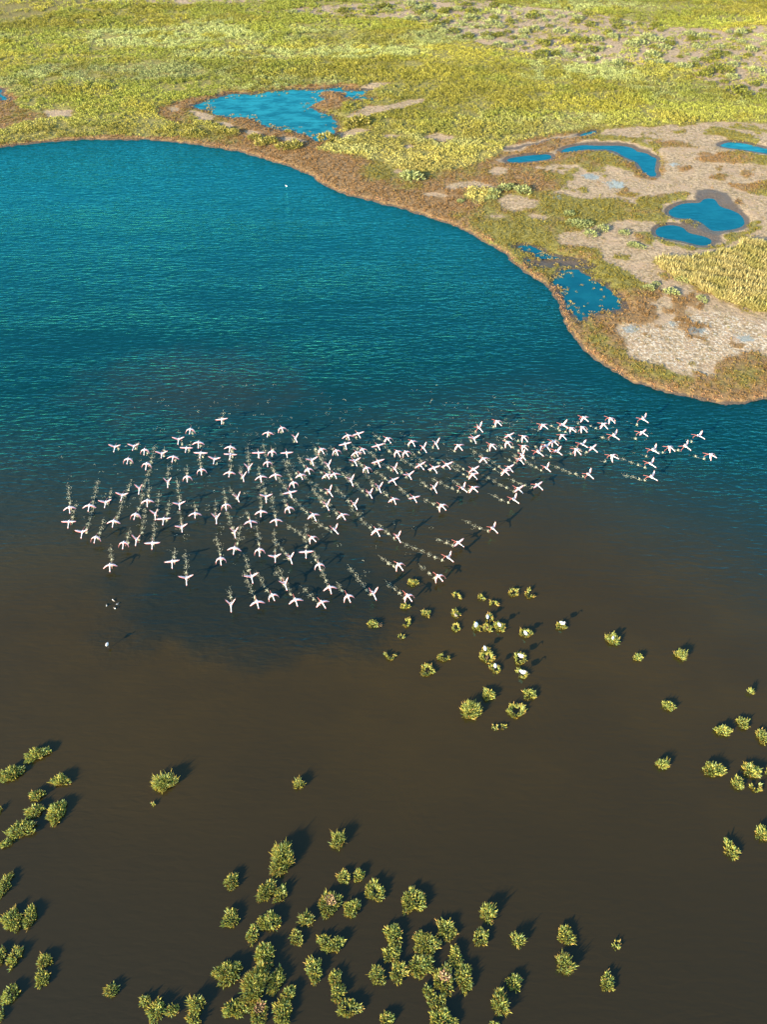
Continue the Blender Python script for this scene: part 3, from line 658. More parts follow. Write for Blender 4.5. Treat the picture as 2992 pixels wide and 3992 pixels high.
# ------------------------------------------------------------------ bushes standing in the lagoon
LG = [np.array((0.175, 0.20, 0.040)), np.array((0.24, 0.245, 0.048)), np.array((0.11, 0.155, 0.042)), np.array((0.29, 0.265, 0.055)), np.array((0.19, 0.24, 0.09))]
LY = [np.array((0.27, 0.20, 0.035)), np.array((0.22, 0.19, 0.03)), np.array((0.30, 0.19, 0.055))]
LP = [np.array((0.45, 0.26, 0.16)), np.array((0.40, 0.30, 0.18))]
BUSHES = [   # tile, x, y, width, height, shape, tilt in degrees, remark
 ('H', 582, 200, 112, 86, 'full', 0, 'beyond the front of the flock'), ('H', 495, 457, 90, 70, 'full', 0, 'just in front of a landing flamingo'), ('H', 722, 530, 105, 92, 'loose', 0, ''), ('H', 1057, 347, 80, 75, 'arc', 250, ''),
 ('H', 1310, 352, 42, 75, 'full', 0, 'with a smaller sprig beside it'), ('H', 1350, 378, 28, 34, 'full', 0, 'beside a taller sprig'), ('H', 1453, 430, 105, 66, 'arc', 270, ''), ('H', 150, 645, 120, 85, 'twigs', 0, 'with bare twigs on its right'),
 ('H', 510, 632, 92, 90, 'arc', 160, ''), ('H', 1043, 537, 110, 96, 'loose', 0, 'with a grey bird sitting in it'), ('H', 1047, 683, 80, 90, 'ring', 0, ''), ('H', 455, 780, 66, 72, 'sparse', 0, ''), ('H', 335, 985, 125, 86, 'arc', 80, ''),
 ('H', 920, 1000, 140, 96, 'arc', 60, ''), ('H', 740, 1143, 125, 152, 'ring', 0, ''), ('H', 1270, 680, 92, 100, 'loose', 0, 'carrying the largest white bird'), ('H', 1405, 582, 92, 102, 'ring', 0, 'carrying a white bird'), ('H', 1385, 690, 105, 95, 'loose', 0, 'with a brown nest'),
 ('H', 1512, 675, 106, 132, 'full', 0, 'carrying a white bird'), ('H', 1370, 925, 115, 80, 'loose', 0, 'carrying a white bird at its back'), ('H', 1380, 1005, 152, 130, 'ring', 0, 'with a brown nest in its middle'), ('H', 1472, 1125, 100, 96, 'ring', 0, 'carrying a white bird'),
 ('H', 1395, 1408, 152, 122, 'full', 0, ''), ('H', 1207, 1580, 196, 212, 'grass', 0, ''),
 ('I', 565, 307, 96, 96, 'ring', 0, ''), ('I', 745, 318, 106, 106, 'arc', 20, ''), ('I', 693, 742, 132, 98, 'ring', 0, 'carrying a white bird'), ('I', 1070, 665, 110, 112, 'loose', 0, 'carrying a white bird on its right'), ('I', 628, 1015, 142, 128, 'ring', 0, 'carrying a white bird'),
 ('I', 632, 1180, 132, 106, 'arc', 200, 'carrying a white bird on its right'), ('I', 740, 1405, 146, 132, 'loose', 0, 'split into four tufts'), ('I', 590, 1578, 176, 168, 'ring', 0, ''), ('I', 362, 1760, 66, 82, 'sparse', 0, ''), ('I', 455, 1750, 56, 82, 'sparse', 0, ''),
 ('J', 213, 335, 126, 128, 'full', 0, 'carrying a small white bird'), ('J', 443, 498, 80, 88, 'full', 30, ''), ('J', 827, 475, 102, 98, 'grass', 0, ''), ('J', 1465, 810, 50, 50, 'grass', 0, ''), ('J', 717, 937, 112, 108, 'full', 0, ''), ('J', 1215, 1165, 162, 112, 'full', -12, ''), ('J', 1392, 1090, 116, 118, 'full', 0, ''),
 ('J', 1590, 1220, 140, 145, 'full', 0, 'cut by the right edge'), ('J', 665, 1465, 112, 94, 'grass', 0, ''), ('J', 1132, 1515, 200, 150, 'full', 0, ''), ('J', 1475, 1525, 168, 158, 'full', -20, ''), ('J', 1345, 1640, 116, 120, 'full', 0, ''), ('J', 1512, 1672, 98, 94, 'arc', 90, ''), ('J', 1635, 1540, 70, 90, 'full', 0, 'cut by the right edge'),
 ('J', 1572, 2095, 140, 124, 'full', 0, 'near the right edge'), ('J', 1290, 2245, 150, 175, 'loose', 0, ''),
 ('K', 272, 178, 172, 130, 'full', 35, ''), ('K', 82, 320, 158, 152, 'full', 30, ''), ('K', 455, 375, 136, 112, 'full', 10, ''), ('K', 275, 485, 112, 84, 'full', 0, ''), ('K', 258, 605, 138, 112, 'full', 15, ''), ('K', 425, 615, 158, 192, 'full', 50, ''), ('K', 160, 745, 224, 148, 'full', 20, ''), ('K', 50, 845, 86, 78, 'full', 30, ''),
 ('K', 1230, 395, 168, 165, 'grass', 25, ''), ('K', 1158, 552, 26, 22, 'sparse', 0, 'barely above the water'), ('K', 22, 1175, 110, 178, 'full', 60, ''), ('K', 88, 1430, 162, 168, 'full', 0, ''), ('K', 220, 1410, 104, 172, 'full', 70, ''), ('K', -5, 1700, 80, 152, 'full', 0, 'cut by the left edge'), ('K', 108, 1705, 118, 158, 'loose', 60, ''),
 ('K', 335, 1735, 118, 104, 'full', 20, ''), ('K', 312, 1870, 112, 128, 'full', 0, ''), ('K', 75, 1990, 132, 128, 'ring', 0, ''), ('K', 2, 2150, 50, 86, 'full', 0, 'in the bottom left corner'), ('K', -10, 600, 36, 60, 'full', 0, 'cut by the left edge'), ('K', 838, 1960, 98, 104, 'full', 0, ''), ('K', 1095, 2045, 82, 92, 'full', 0, ''), ('K', 1175, 2115, 142, 144, 'full', 0, ''), ('K', 1295, 2110, 104, 104, 'full', 20, ''),
 ('S', 765, 3914, 64, 56, 'grass', 0, ''), ('S', 753, 3968, 56, 70, 'full', 0, ''), ('O', 1377, 220, 76, 98, 'grass', 0, ''),
 ('L', 710, 470, 238, 292, 'grass', 55, ''), ('L', 1225, 300, 142, 148, 'grass', 0, ''), ('L', 245, 680, 148, 134, 'full', 0, ''), ('L', 565, 765, 188, 192, 'full', 45, ''), ('L', 695, 800, 118, 168, 'full', 40, ''), ('L', 1280, 635, 112, 134, 'full', 0, ''), ('L', 1420, 625, 104, 134, 'full', 60, ''), ('L', 1567, 765, 190, 182, 'ring', 0, ''),
 ('L', 1145, 890, 208, 234, 'dry', 0, 'with dry pinkish twigs on top'), ('L', 1355, 928, 178, 158, 'full', 35, ''), ('L', 232, 1025, 142, 190, 'full', 0, ''), ('L', 590, 1050, 212, 184, 'full', 30, ''), ('L', 440, 1165, 112, 184, 'full', 0, ''), ('L', 932, 1030, 118, 124, 'grass', 0, ''), ('L', 838, 1200, 112, 150, 'full', 0, ''), ('L', 1100, 1240, 118, 152, 'full', 0, ''), ('L', 1195, 1265, 162, 152, 'full', 30, ''),
 ('L', 545, 1350, 205, 200, 'full', 40, ''), ('L', 572, 1455, 110, 110, 'full', 0, ''), ('L', 210, 1525, 275, 232, 'full', 15, ''), ('L', 460, 1630, 275, 335, 'grass', 60, ''), ('L', 655, 1600, 158, 224, 'full', 50, ''), ('L', 1008, 1495, 152, 228, 'full', 0, ''), ('L', 1200, 1575, 128, 140, 'full', 0, ''), ('L', 1225, 1705, 146, 152, 'full', 0, ''), ('L', 1585, 1545, 150, 160, 'full', 0, ''),
 ('L', 275, 1855, 214, 214, 'full', 20, ''), ('L', 765, 1725, 132, 154, 'full', 0, ''), ('L', 490, 1880, 194, 236, 'dry', 0, 'with a dry pinkish centre'), ('L', 715, 1880, 198, 214, 'full', 0, ''), ('L', 1325, 1850, 198, 190, 'ring', 20, ''),
 ('M', 585, 440, 272, 274, 'full', 0, ''), ('M', 1393, 580, 168, 172, 'grass', 0, ''), ('M', 945, 765, 208, 226, 'full', 0, ''), ('M', 365, 815, 204, 226, 'full', 0, ''), ('M', 355, 1010, 204, 190, 'full', 0, ''), ('M', 425, 1215, 208, 206, 'full', 0, ''), ('M', 720, 900, 288, 274, 'full', -35, ''), ('M', 670, 1150, 258, 254, 'full', 0, ''), ('M', 1315, 845, 172, 186, 'ring', 0, ''), ('M', 1040, 1050, 132, 234, 'full', 0, ''),
 ('M', 915, 1300, 244, 286, 'dry', 0, 'with a dry pinkish centre'), ('M', 1135, 1280, 212, 286, 'full', -60, ''), ('M', 745, 1420, 112, 134, 'full', 0, ''), ('M', 790, 1520, 122, 132, 'full', 0, ''), ('M', 890, 1530, 104, 134, 'full', 0, ''), ('M', 300, 1730, 174, 170, 'full', 0, 'cut by the bottom edge'), ('M', 900, 1730, 304, 240, 'full', 0, 'cut by the bottom edge'), ('M', 1525, 1550, 188, 224, 'grass', 0, ''), ('M', 1470, 1785, 80, 70, 'full', 0, 'cut by the bottom edge'),
 ('N', 455, 550, 98, 110, 'grass', 0, ''), ('N', 848, 515, 132, 156, 'full', 0, ''), ('N', 1253, 595, 74, 88, 'sparse', 0, ''), ('N', 840, 745, 142, 144, 'grass', 0, ''), ('N', 1180, 890, 112, 146, 'full', 0, ''), ('N', 425, 890, 118, 136, 'full', 0, '')]
SHAPE_WORD = {'full': 'dense', 'ring': 'ring shaped', 'arc': 'crescent shaped', 'loose': 'loose lobed', 'sparse': 'sparse', 'grass': 'grassy', 'twigs': 'dense', 'dry': 'dense'}
def lagoon_bush(t, x, y, w, h, shape, tilt, remark):
    u, v = src(t, x, y); f_ = TILES[t][2]; w /= f_; h /= f_
    s = px_per_m(v); va = view_angle(v)
    W = w/s
    H = min(0.46, max(0.20, 0.18+0.12*W))
    if shape == 'grass': H *= 1.45
    if shape == 'sparse': H *= 0.75
    if shape in ('arc', 'ring', 'loose') and v < 3000: H *= 0.8
    Dp = max(0.5*W, (h/s - 0.55*H*math.cos(va))/math.sin(va))
    g = G(u, v, 0.38*H)
    r = np.random.default_rng(int(u*7+v*13))
    A = W*Dp*math.pi/4
    dens_ = {'full': 400, 'ring': 370, 'arc': 330, 'loose': 340, 'sparse': 170, 'grass': 420, 'twigs': 400, 'dry': 400}[shape]
    n = int(min(1500, max(30, A*dens_)))
    th = r.uniform(0, 2*np.pi, n*3); q = np.sqrt(r.uniform(0, 1, n*3))
    k1, k2, k3 = r.uniform(0, 6.28, 3)
    lim = 1 + 0.13*np.sin(2*th+k1) + 0.10*np.sin(3*th+k2) + 0.10*np.sin(5*th+k3) + 0.30*(vnoise(th*3.2, th*0+v, 9)-0.5)
    if shape == 'loose': lim *= 1 - 0.42*np.clip(np.sin(4*th+k1), 0, 1)
    q *= 1.0
    if shape in ('ring', 'arc'): q = np.clip(0.34 + 0.22*vnoise(th*1.3, th*0+u, 3) + 0.6*np.sqrt(r.uniform(0, 1, n*3)), 0, 1.05)
    if shape == 'ring' and v > 2900: q = 0.16 + 0.84*np.sqrt(r.uniform(0, 1, n*3))
    if shape == 'loose': q = 0.18 + 0.82*q
    ok = np.ones(n*3, bool)
    if shape == 'arc':
        d = (th - math.radians(tilt) + np.pi) % (2*np.pi) - np.pi
        ok = np.abs(d) > 0.95
    if shape == 'sparse': ok = vnoise(th*1.2, q*3, int(u) % 97) > 0.45
    sel = np.where(ok)[0][:n]; n = len(sel)
    th, q, lim = th[sel], q[sel], lim[sel]
    a_, b_ = W/2*0.84, Dp/2*0.84
    ex, ey = np.cos(th)*q*lim*a_, np.sin(th)*q*lim*b_
    if tilt and shape not in ('arc',):
        e = 0.72; c, si = math.cos(math.radians(tilt)), math.sin(math.radians(tilt))
        px, py = np.cos(th)*q*lim, np.sin(th)*q*lim*e
        ex, ey = (px*c-py*si)*a_*1.12, (px*si+py*c)*b_*1.12
    edge = q
    lump = 0.65 + 0.7*vnoise(ex*2.6+u, ey*2.6+v, 5)
    top = H*np.sqrt(np.clip(1-0.72*edge**2, 0.12, 1))*lump
    blen = (0.34 if shape == 'grass' else 0.19)*(0.75+0.25*min(1.5, W)); bwid = 0.042 if shape == 'grass' else 0.060
    bz = np.clip(r.uniform(0, 1, n)**0.6*(top-blen*0.5), -0.02, None)
    out = 0.5 if shape == 'grass' else 0.9
    D = np.stack([ex/max(a_, .1)*out + r.normal(0, .32, n), ey/max(b_, .1)*out + r.normal(0, .32, n), np.full(n, 1.0)], -1); D /= np.linalg.norm(D, axis=1)[:, None]
    S_ = np.cross(D, r.normal(0, 0.55, (n, 3)) + np.array((-0.55, -0.55, 0.55))); S_ /= np.linalg.norm(S_, axis=1)[:, None]
    Ln = blen*np.where(r.uniform(0, 1, n) < 0.07, r.uniform(1.5, 2.2, n), r.uniform(0.6, 1.4, n)); Wd = bwid*r.uniform(0.7, 1.35, n)
    B = np.stack([ex, ey, bz], -1); mid = B + D*(Ln*0.5)[:, None]
    V = np.stack([B, mid-S_*(Wd/2)[:, None], B+D*Ln[:, None], mid+S_*(Wd/2)[:, None]], 1).reshape(-1, 3)
    col = np.array(LG)[r.integers(0, len(LG), n)]
    yl = np.array(LY)[r.integers(0, len(LY), n)]
    py_ = np.clip(0.10 + 0.75*sstep(0.35, 0.0, bz/H)*sstep(0.5, 1.0, edge) + 0.25*sstep(2600, 2200, np.full(n, v)), 0, 0.9)
    col = np.where((r.uniform(0, 1, n) < py_)[:, None], yl, col)
    if shape == 'dry':
        m = ((ex-0.05*W)**2+(ey-0.12*Dp)**2 < (0.22*W)**2) & (r.uniform(0, 1, n) < 0.75)
        col = np.where(m[:, None], np.array(LP)[r.integers(0, 2, n)], col)
    col = col*r.uniform(0.75, 1.3, n)[:, None]*r.uniform(1.25, 1.55)
    e = bpy.data.objects.new('lagoon_bush', None); C.objects.link(e); e.location = (g[0], g[1], 0.0)
    e.empty_display_size = 0.3
    put('foliage', make_mesh('bush_foliage', V, quads_for(n), [LEAF], np.repeat(col, 4, 0)), e)
    VV, FF = [], []
    for k in range(max(4, int(A*9))):
        i = r.integers(0, n)
        if edge[i] > 0.95: continue
        tv, tf = twig((ex[i]*0.9, ey[i]*0.9, -0.15), (ex[i]*1.05+r.normal(0, .05), ey[i]*1.05+r.normal(0, .05), max(0.12, top[i]*0.9)), 0.016, 0.006)
        o_ = len(VV); VV += tv; FF += [tuple(a+o_ for a in q_) for q_ in tf]
    if shape == 'twigs':
        for k in range(9):
            a = r.uniform(-0.6, 0.7)
            tv, tf = twig((W*0.38, 0, 0.05), (W*0.38+0.5*math.cos(a), 0.5*math.sin(a), r.uniform(0.05, 0.35)), 0.02, 0.008)
            o_ = len(VV); VV += tv; FF += [tuple(b+o_ for b in q_) for q_ in tf]
    if VV: put('stem', make_mesh('bush_stem', VV, FF, [STEM]), e, kind='stuff')
    if 'nest' in remark:
        nv = [(-0.0, 0, 0.24)]; 
        NV, NF = [], []
        for k in range(40):
            a = r.uniform(0, 6.28); rr = 0.16*r.uniform(0.6, 1.1)
            p0 = (rr*math.cos(a), rr*math.sin(a), r.uniform(0.1, 0.3)); a2 = a+r.uniform(0.7, 1.6); p1 = (rr*math.cos(a2), rr*math.sin(a2), r.uniform(0.1, 0.3))
            tv, tf = twig(p0, p1, 0.014, 0.01); o_ = len(NV); NV += tv; NF += [tuple(b+o_ for b in q_) for q_ in tf]
        put('nest', make_mesh('bush_nest', NV, NF, [STEM]), e, kind='stuff')
    size = 'tiny' if w < 26 else 'small' if w < 48 else 'middle sized' if w < 78 else 'large'
    lab = '%s %s green bush%s, %s' % (size, SHAPE_WORD[shape], '', where(u, v))
    if remark: lab = '%s bush %s, %s' % (size, remark, '%s percent across, %s down' % (say(u/SW*100), say(v/SH*100)))
    e['label'] = unique(lab, u, v); e['category'] = 'bush'; e['group'] = 'bushes standing in the lagoon'
    return e
for bdef in BUSHES: lagoon_bush(*bdef)

# ------------------------------------------------------------------ birds
WHITE = simple_mat('white_feathers', (0.64, 0.57, 0.54), 0.8, 0.15, 0.06)
PALEPINK = simple_mat('pale_pink_feathers', (0.68, 0.52, 0.49), 0.8, 0.15, 0.08)
CORAL = simple_mat('coral_feathers', (0.52, 0.19, 0.18), 0.8, 0.15, 0.1)
BLACKF = simple_mat('black_feathers', (0.05, 0.03, 0.025), 0.7, 0.2, 0.2)
LEGM = simple_mat('pink_leg', (0.45, 0.14, 0.12), 0.6, 0.3)
BEAKM = simple_mat('dark_beak', (0.05, 0.04, 0.04), 0.5, 0.3)
SNOW = simple_mat('snowy_feathers', (0.66, 0.64, 0.62), 0.8, 0.15, 0.04)
GREYF = simple_mat('grey_brown_feathers', (0.14, 0.12, 0.10), 0.8, 0.15, 0.2)
class Body:
    def __init__(self): self.V = []; self.F = []; self.M = []
    def loft(self, pts, rad, mi, seg=9, squash=1.0):
        """rings along a line, closed at both ends; mi: one material or one per span"""
        P = [np.array(p, float) for p in pts]; base = len(self.V)
        for i, p in enumerate(P):
            d = P[min(i+1, len(P)-1)]-P[max(i-1, 0)]; d /= np.linalg.norm(d)
            ref = np.array((1.0, 0, 0)) if abs(d[0]) < 0.9 else np.array((0, 0, 1.0))
            a = ref-d*np.dot(ref, d); a /= np.linalg.norm(a); b = np.cross(d, a)
            for k in range(seg):
                t = 2*math.pi*k/seg
                self.V.append(p+rad[i]*(math.cos(t)*a+math.sin(t)*b*squash))
        for i in range(len(P)-1):
            for k in range(seg):
                self.F.append((base+i*seg+k, base+i*seg+(k+1) % seg, base+(i+1)*seg+(k+1) % seg, base+(i+1)*seg+k))
                self.M.append(mi if isinstance(mi, int) else mi[i])
        self.F.append(tuple(base+k for k in range(seg))[::-1]); self.M.append(mi if isinstance(mi, int) else mi[0])
        self.F.append(tuple(base+(len(P)-1)*seg+k for k in range(seg))); self.M.append(mi if isinstance(mi, int) else mi[-1])
    def wing(self, side, ang, sweep, chord, span=0.86):
        """a thick feathered wing of five spans; ang: rise of each span in degrees"""
        st = [0.05, 0.22, 0.40, 0.58, 0.74, span]
        p = np.array((0.05*side, 0.02, 0.05)); cols = 5; base = len(self.V); n = len(st)
        xs = [p]
        for i in range(n-1):
            L = st[i+1]-st[i]; a = math.radians(ang[i])
            p = p+np.array((side*L*math.cos(a), sweep[i]*L, L*math.sin(a))); xs.append(p)
        for i, q in enumerate(xs):
            c = chord[i]; a = math.radians(ang[min(i, n-2)]); up = np.array((-side*math.sin(a), 0, math.cos(a)))
            for j, (f_, tz) in enumerate([(0.42, 0.0), (0.20, 0.028), (-0.12, 0.02), (-0.58, 0.0), (-0.12, -0.006), (0.20, -0.014)]):
                self.V.append(q+np.array((0, f_*c, 0))+up*tz*(1-0.7*i/(n-1)))
        for i in range(n-1):
            for j in range(6):
                a0 = base+i*6+j; a1 = base+i*6+(j+1) % 6; b0 = a0+6; b1 = a1+6
                self.F.append((a0, a1, b1, b0) if side < 0 else (a0, b0, b1, a1))
                if i == n-2: m = 2
                elif j in (0, 5): m = 3
                elif j in (2, 3) and i == n-3: m = 2
                elif j in (1, 4): m = 1
                else: m = 1 if i > 0 else 0
                self.M.append(m)
        self.F.append(tuple(base+(n-1)*6+j for j in range(6))); self.M.append(2)
POSES = {   # rise of the five wing spans, sweep of each
 'T': ((8, 6, 2, -2, -4), (0.10, 0.10, -0.05, -0.25, -0.5)),
 'Y': ((30, 30, 22, 14, 10), (0.05, 0.0, -0.15, -0.35, -0.6)),
 'V': ((58, 60, 54, 46, 40), (0.0, -0.1, -0.30, -0.45, -0.7)),
 'm': ((2, -12, -28, -36, -42), (0.20, 0.25, 0.2, 0.1, -0.1)),
 'M': ((4, -22, -55, -74, -80), (0.20, 0.45, 0.6, 0.55, 0.3))}
def flamingo_mesh(pose, droop=0.0, legs=0):
    b = Body()
    ang, sw = POSES[pose]
    nz = lambda y: -droop*(y-0.15)
    sp = [(0, -0.27, 0.02), (0, -0.22, 0.02), (0, -0.13, 0.01), (0, -0.02, 0.0), (0, 0.09, 0.0), (0, 0.17, 0.0)]
    ra = [0.02, 0.05, 0.09, 0.115, 0.10, 0.068]
    nk = [(0, 0.24, nz(.24)), (0, 0.34, nz(.34)), (0, 0.46, nz(.46)), (0, 0.58, nz(.58)), (0, 0.65, nz(.65)), (0, 0.71, nz(.71)-0.01)]
    rk = [0.050, 0.042, 0.039, 0.040, 0.054, 0.040]
    bk = [(0, 0.76, nz(.76)-0.04), (0, 0.78, nz(.78)-0.09)]; rb = [0.026, 0.008]
    b.loft(sp+nk+bk, ra+rk+rb, [0]*(len(sp)+len(nk)-1)+[3, 5], seg=10, squash=0.9)
    ch = [0.25, 0.25, 0.24, 0.21, 0.16, 0.05]
    for s in (-1, 1): b.wing(s, ang, sw, ch)
    hip = [(-0.04, -0.16, -0.06), (0.04, -0.16, -0.06)]
    def leg(h, knee, foot, toe):
        b.loft([h, knee, foot, toe], [0.028, 0.02, 0.017, 0.022], 4, seg=5)
    if legs == 0:
        leg(hip[0], (-0.05, -0.42, -0.28), (-0.05, -0.62, -0.62), (-0.05, -0.55, -0.80)); leg(hip[1], (0.05, -0.45, -0.10), (0.05, -0.78, -0.22), (0.05, -0.90, -0.28))
    else:
        leg(hip[1], (0.05, -0.20, -0.36), (0.05, -0.36, -0.68), (0.05, -0.28, -0.82)); leg(hip[0], (-0.05, -0.44, -0.22), (-0.05, -0.74, -0.40), (-0.05, -0.86, -0.48))
    return make_mesh('flamingo', b.V, b.F, [WHITE, PALEPINK, BLACKF, CORAL, LEGM, BEAKM], smooth=True, mat_index=b.M)
FL = {p: [flamingo_mesh(p, 0.12, 0), flamingo_mesh(p, 0.28, 1), flamingo_mesh(p, 0.0, 0)] for p in POSES}
POSE_WORD = {'T': 'wings spread flat', 'Y': 'wings half raised', 'V': 'wings raised high', 'm': 'wings slightly lowered', 'M': 'wings swept right down'}
BIRDS = {
 'A': [(1497, 205, 'M', 3), (1372, 312, 'Y', 0), (1585, 345, 'm', 3), (685, 393, 'Y', 0), (890, 385, 'Y', 0), (1003, 425, 'M', 5), (1190, 465, 'Y', 5), (1312, 500, 'm', 0), (1455, 405, 'T', 0), (1610, 460, 'T', 0), (825, 525, 'M', 0), (1027, 575, 'M', -3),
   (1615, 640, 'M', 8), (1463, 715, 'M', 5), (1253, 770, 'V', 8), (950, 840, 'V', 0), (765, 912, 'Y', -5), (193, 1045, 'm', 15), (408, 1025, 'm', 5), (585, 990, 'Y', 0), (1033, 972, 'm', 5), (1380, 1010, 'Y', 8)],
 'B': [(1120, 8, 'V', 8), (1548, 5, 'm', 8), (905, 15, 'M', 3), (188, 95, 'T', 5), (333, 205, 'Y', 0), (475, 262, 'M', 0), (670, 88, 'm', 0), (1210, 65, 'T', 0), (1405, 150, 'Y', 8), (778, 320, 'M', 5), (918, 285, 'V', 0), (1088, 325, 'T', 8), (630, 560, 'm', 12), (1303, 522, 'T', 3), (1455, 700, 'Y', 8)],
 'C': [(178, 97, 'T', 3), (678, 240, 'm', 0), (827, 190, 'M', 15), (972, 297, 'V', 20), (1540, 272, 'm', 15), (1650, 252, 'T', 20), (270, 395, 'm', 0), (272, 475, 'T', 0), (100, 525, 'Y', 0), (575, 458, 'T', 5), (718, 445, 'M', 10), (880, 458, 'T', 8), (1255, 420, 'M', 20), (1415, 435, 'M', 15), (1510, 362, 'T', 15),
   (1632, 455, 'm', 15), (670, 560, 'M', 5), (468, 620, 'V', 5), (260, 668, 'm', 5), (408, 712, 'V', 10), (598, 715, 'm', 10), (757, 695, 'm', 12), (1030, 695, 'm', 20), (1110, 635, 'M', 18), (1150, 535, 'Y', 15), (1325, 590, 'V', 20), (1613, 545, 'Y', 18), (1315, 695, 'm', 25), (1395, 685, 'm', 20), (1570, 750, 'V', 20),
   (950, 780, 'M', 15), (1335, 870, 'V', 30), (348, 938, 'V', 20), (655, 928, 'Y', 10), (915, 885, 'T', 20), (222, 1018, 'M', 10), (600, 1090, 'm', 5), (900, 1050, 'M', 10), (1310, 1020, 'V', 20), (1610, 1010, 'V', 25)],
 'E4': [(120, 50, 'V', 5), (488, 92, 'm', 15), (765, 75, 'm', 10), (1165, 20, 'm', 25), (1480, 20, 'm', 25), (315, 205, 'V', 15), (1395, 178, 'V', 30), (1155, 265, 'M', 30), (315, 378, 'm', 0), (582, 395, 'M', 5), (755, 470, 'Y', 8), (915, 480, 'V', 20), (1088, 420, 'T', 5), (165, 490, 'M', 10), (1230, 555, 'M', 12), (500, 685, 'Y', 12),
   (858, 760, 'V', 20), (725, 885, 'M', 20), (1345, 800, 'm', 15), (278, 985, 'V', 10), (560, 958, 'm', 18), (975, 935, 'm', 20), (1260, 960, 'm', 30), (1540, 895, 'M', 18)],
 'E': [(40, 420, 'M', 25), (310, 305, 'M', 30), (205, 380, 'T', 20), (575, 335, 'm', 25), (695, 400, 'V', 30), (830, 355, 'V', 25), (1075, 380, 'm', 35), (415, 445, 'M', 25), (505, 450, 'M', 25), (1295, 185, 'V', 30), (1495, 120, 'M', 30), (1240, 300, 'Y', 20), (1620, 270, 'T', 30), (1435, 375, 'M', 30), (1605, 345, 'M', 30),
   (1345, 520, 'm', 30), (205, 550, 'T', 20), (85, 620, 'M', 20), (385, 625, 'V', 30), (660, 590, 'T', 30), (810, 620, 'T', 20), (950, 585, 'T', 30), (540, 695, 'Y', 20), (370, 750, 'T', 30), (215, 830, 'V', 20), (115, 895, 'V', 20), (375, 955, 'm', 20), (595, 940, 'T', 25), (810, 830, 'V', 25), (1120, 840, 'V', 35), (1235, 835, 'm', 30),
   (895, 1025, 'M', 30), (1240, 635, 'T', 30), (1230, 690, 'm', 35), (1620, 615, 'T', 30), (1580, 655, 'm', 30)],
 'F': [(190, 185, 'm', 25), (415, 255, 'V', 30), (1445, 165, 'V', 40), (1075, 320, 'T', 42), (965, 480, 'V', 38), (430, 555, 'M', 32), (860, 680, 'M', 25), (155, 865, 'V', 25), (530, 890, 'M', 25)],
 'G': [(770, 80, 'm', 30), (1060, 90, 'M', 35), (980, 150, 'm', 35), (1410, 95, 'V', 42), (330, 160, 'm', 35), (545, 155, 'Y', 35), (635, 195, 'M', 35), (755, 185, 'M', 40), (1400, 240, 'T', 42), (1095, 275, 'V', 40), (120, 285, 'M', 38), (535, 270, 'm', 36), (445, 335, 'M', 35), (365, 385, 'Y', 35), (755, 365, 'Y', 40), (860, 405, 'T', 40), (690, 425, 'M', 36),
   (120, 390, 'M', 35), (280, 450, 'V', 35), (480, 440, 'Y', 38), (100, 480, 'V', 30), (80, 530, 'Y', 35), (1080, 490, 'M', 42), (1520, 430, 'V', 45), (1490, 575, 'V', 42), (1500, 720, 'V', 42), (365, 620, 'V', 35), (820, 690, 'V', 42), (270, 805, 'T', 40), (65, 845, 'T', 36), (15, 960, 'V', 35)],
 'R': [(385, 550, 'M', 50), (590, 540, 'V', 42), (770, 400, 'Y', 48), (925, 650, 'M', 48)]}
FLOCK = []
for t, lst in BIRDS.items():
    for x, y, pose, phi in lst:
        u, v = src(t, x, y)
        zb = 0.86*rnd.uniform(0.96, 1.06) + (rnd.uniform(0.0, 0.45) if v < 1800 else 0.0)
        g = G(u, v, zb)
        th = math.radians(phi*1.08 + rnd.uniform(-4, 4))       # heading, measured from straight towards the camera
        o = put('flamingo', rnd.choice(FL[pose]))
        s = rnd.uniform(0.92, 1.03)
        o.scale = (s, s, s); o.location = tuple(g)
        o.rotation_euler = (math.radians(rnd.uniform(-6, 4)), math.radians(rnd.uniform(-7, 7)), math.pi + th)
        o['label'] = unique('flamingo with %s, %s' % (POSE_WORD[pose], where(u, v)), u, v); o['category'] = 'flamingo'; o['group'] = 'flamingos running across the lagoon'
        FLOCK.append((g[0], g[1], th, v, zb))

def standing_bird_mesh(feather, leg_len=0.42, body=0.30, neck=0.32, name='wading_bird'):
    b = Body(); zc = leg_len+0.09
    b.loft([(0, -body, zc-0.03), (0, -body*0.7, zc), (0, -0.05, zc+0.02), (0, 0.12, zc+0.03), (0, 0.20, zc+0.06), (0, 0.20, zc+0.16), (0, 0.14, zc+neck*0.75), (0, 0.18, zc+neck), (0, 0.26, zc+neck), (0, 0.34, zc+neck-0.03), (0, 0.44, zc+neck-0.06)],
           [0.015, 0.08, 0.15, 0.135, 0.08, 0.04, 0.034, 0.045, 0.035, 0.014, 0.006], [0]*8+[1, 1], seg=9)
    for s in (-1, 1): b.loft([(0.045*s, 0.0, zc-0.08), (0.05*s, 0.03, leg_len*0.5), (0.05*s, 0.0, 0.0), (0.05*s, 0.08, -0.005)], [0.02, 0.013, 0.012, 0.012], 1, seg=5)
    return make_mesh(name, b.V, b.F, [feather, BEAKM], smooth=True, mat_index=b.M)
PERCH = [standing_bird_mesh(SNOW), standing_bird_mesh(SNOW, 0.36, 0.34, 0.24)]
def standing(u, v, zc, me, rot, scale, name, label, cat, group=None, leg=0.51):
    zf = max(0.0, zc-leg*scale)
    g = G(u, v, zf+leg*scale)
    o = put(name, me); o.location = (g[0], g[1], zf); o.rotation_euler = (0, 0, math.radians(rot)); o.scale = (scale,)*3
    o['label'] = label; o['category'] = cat
    if group: o['group'] = group
    return o
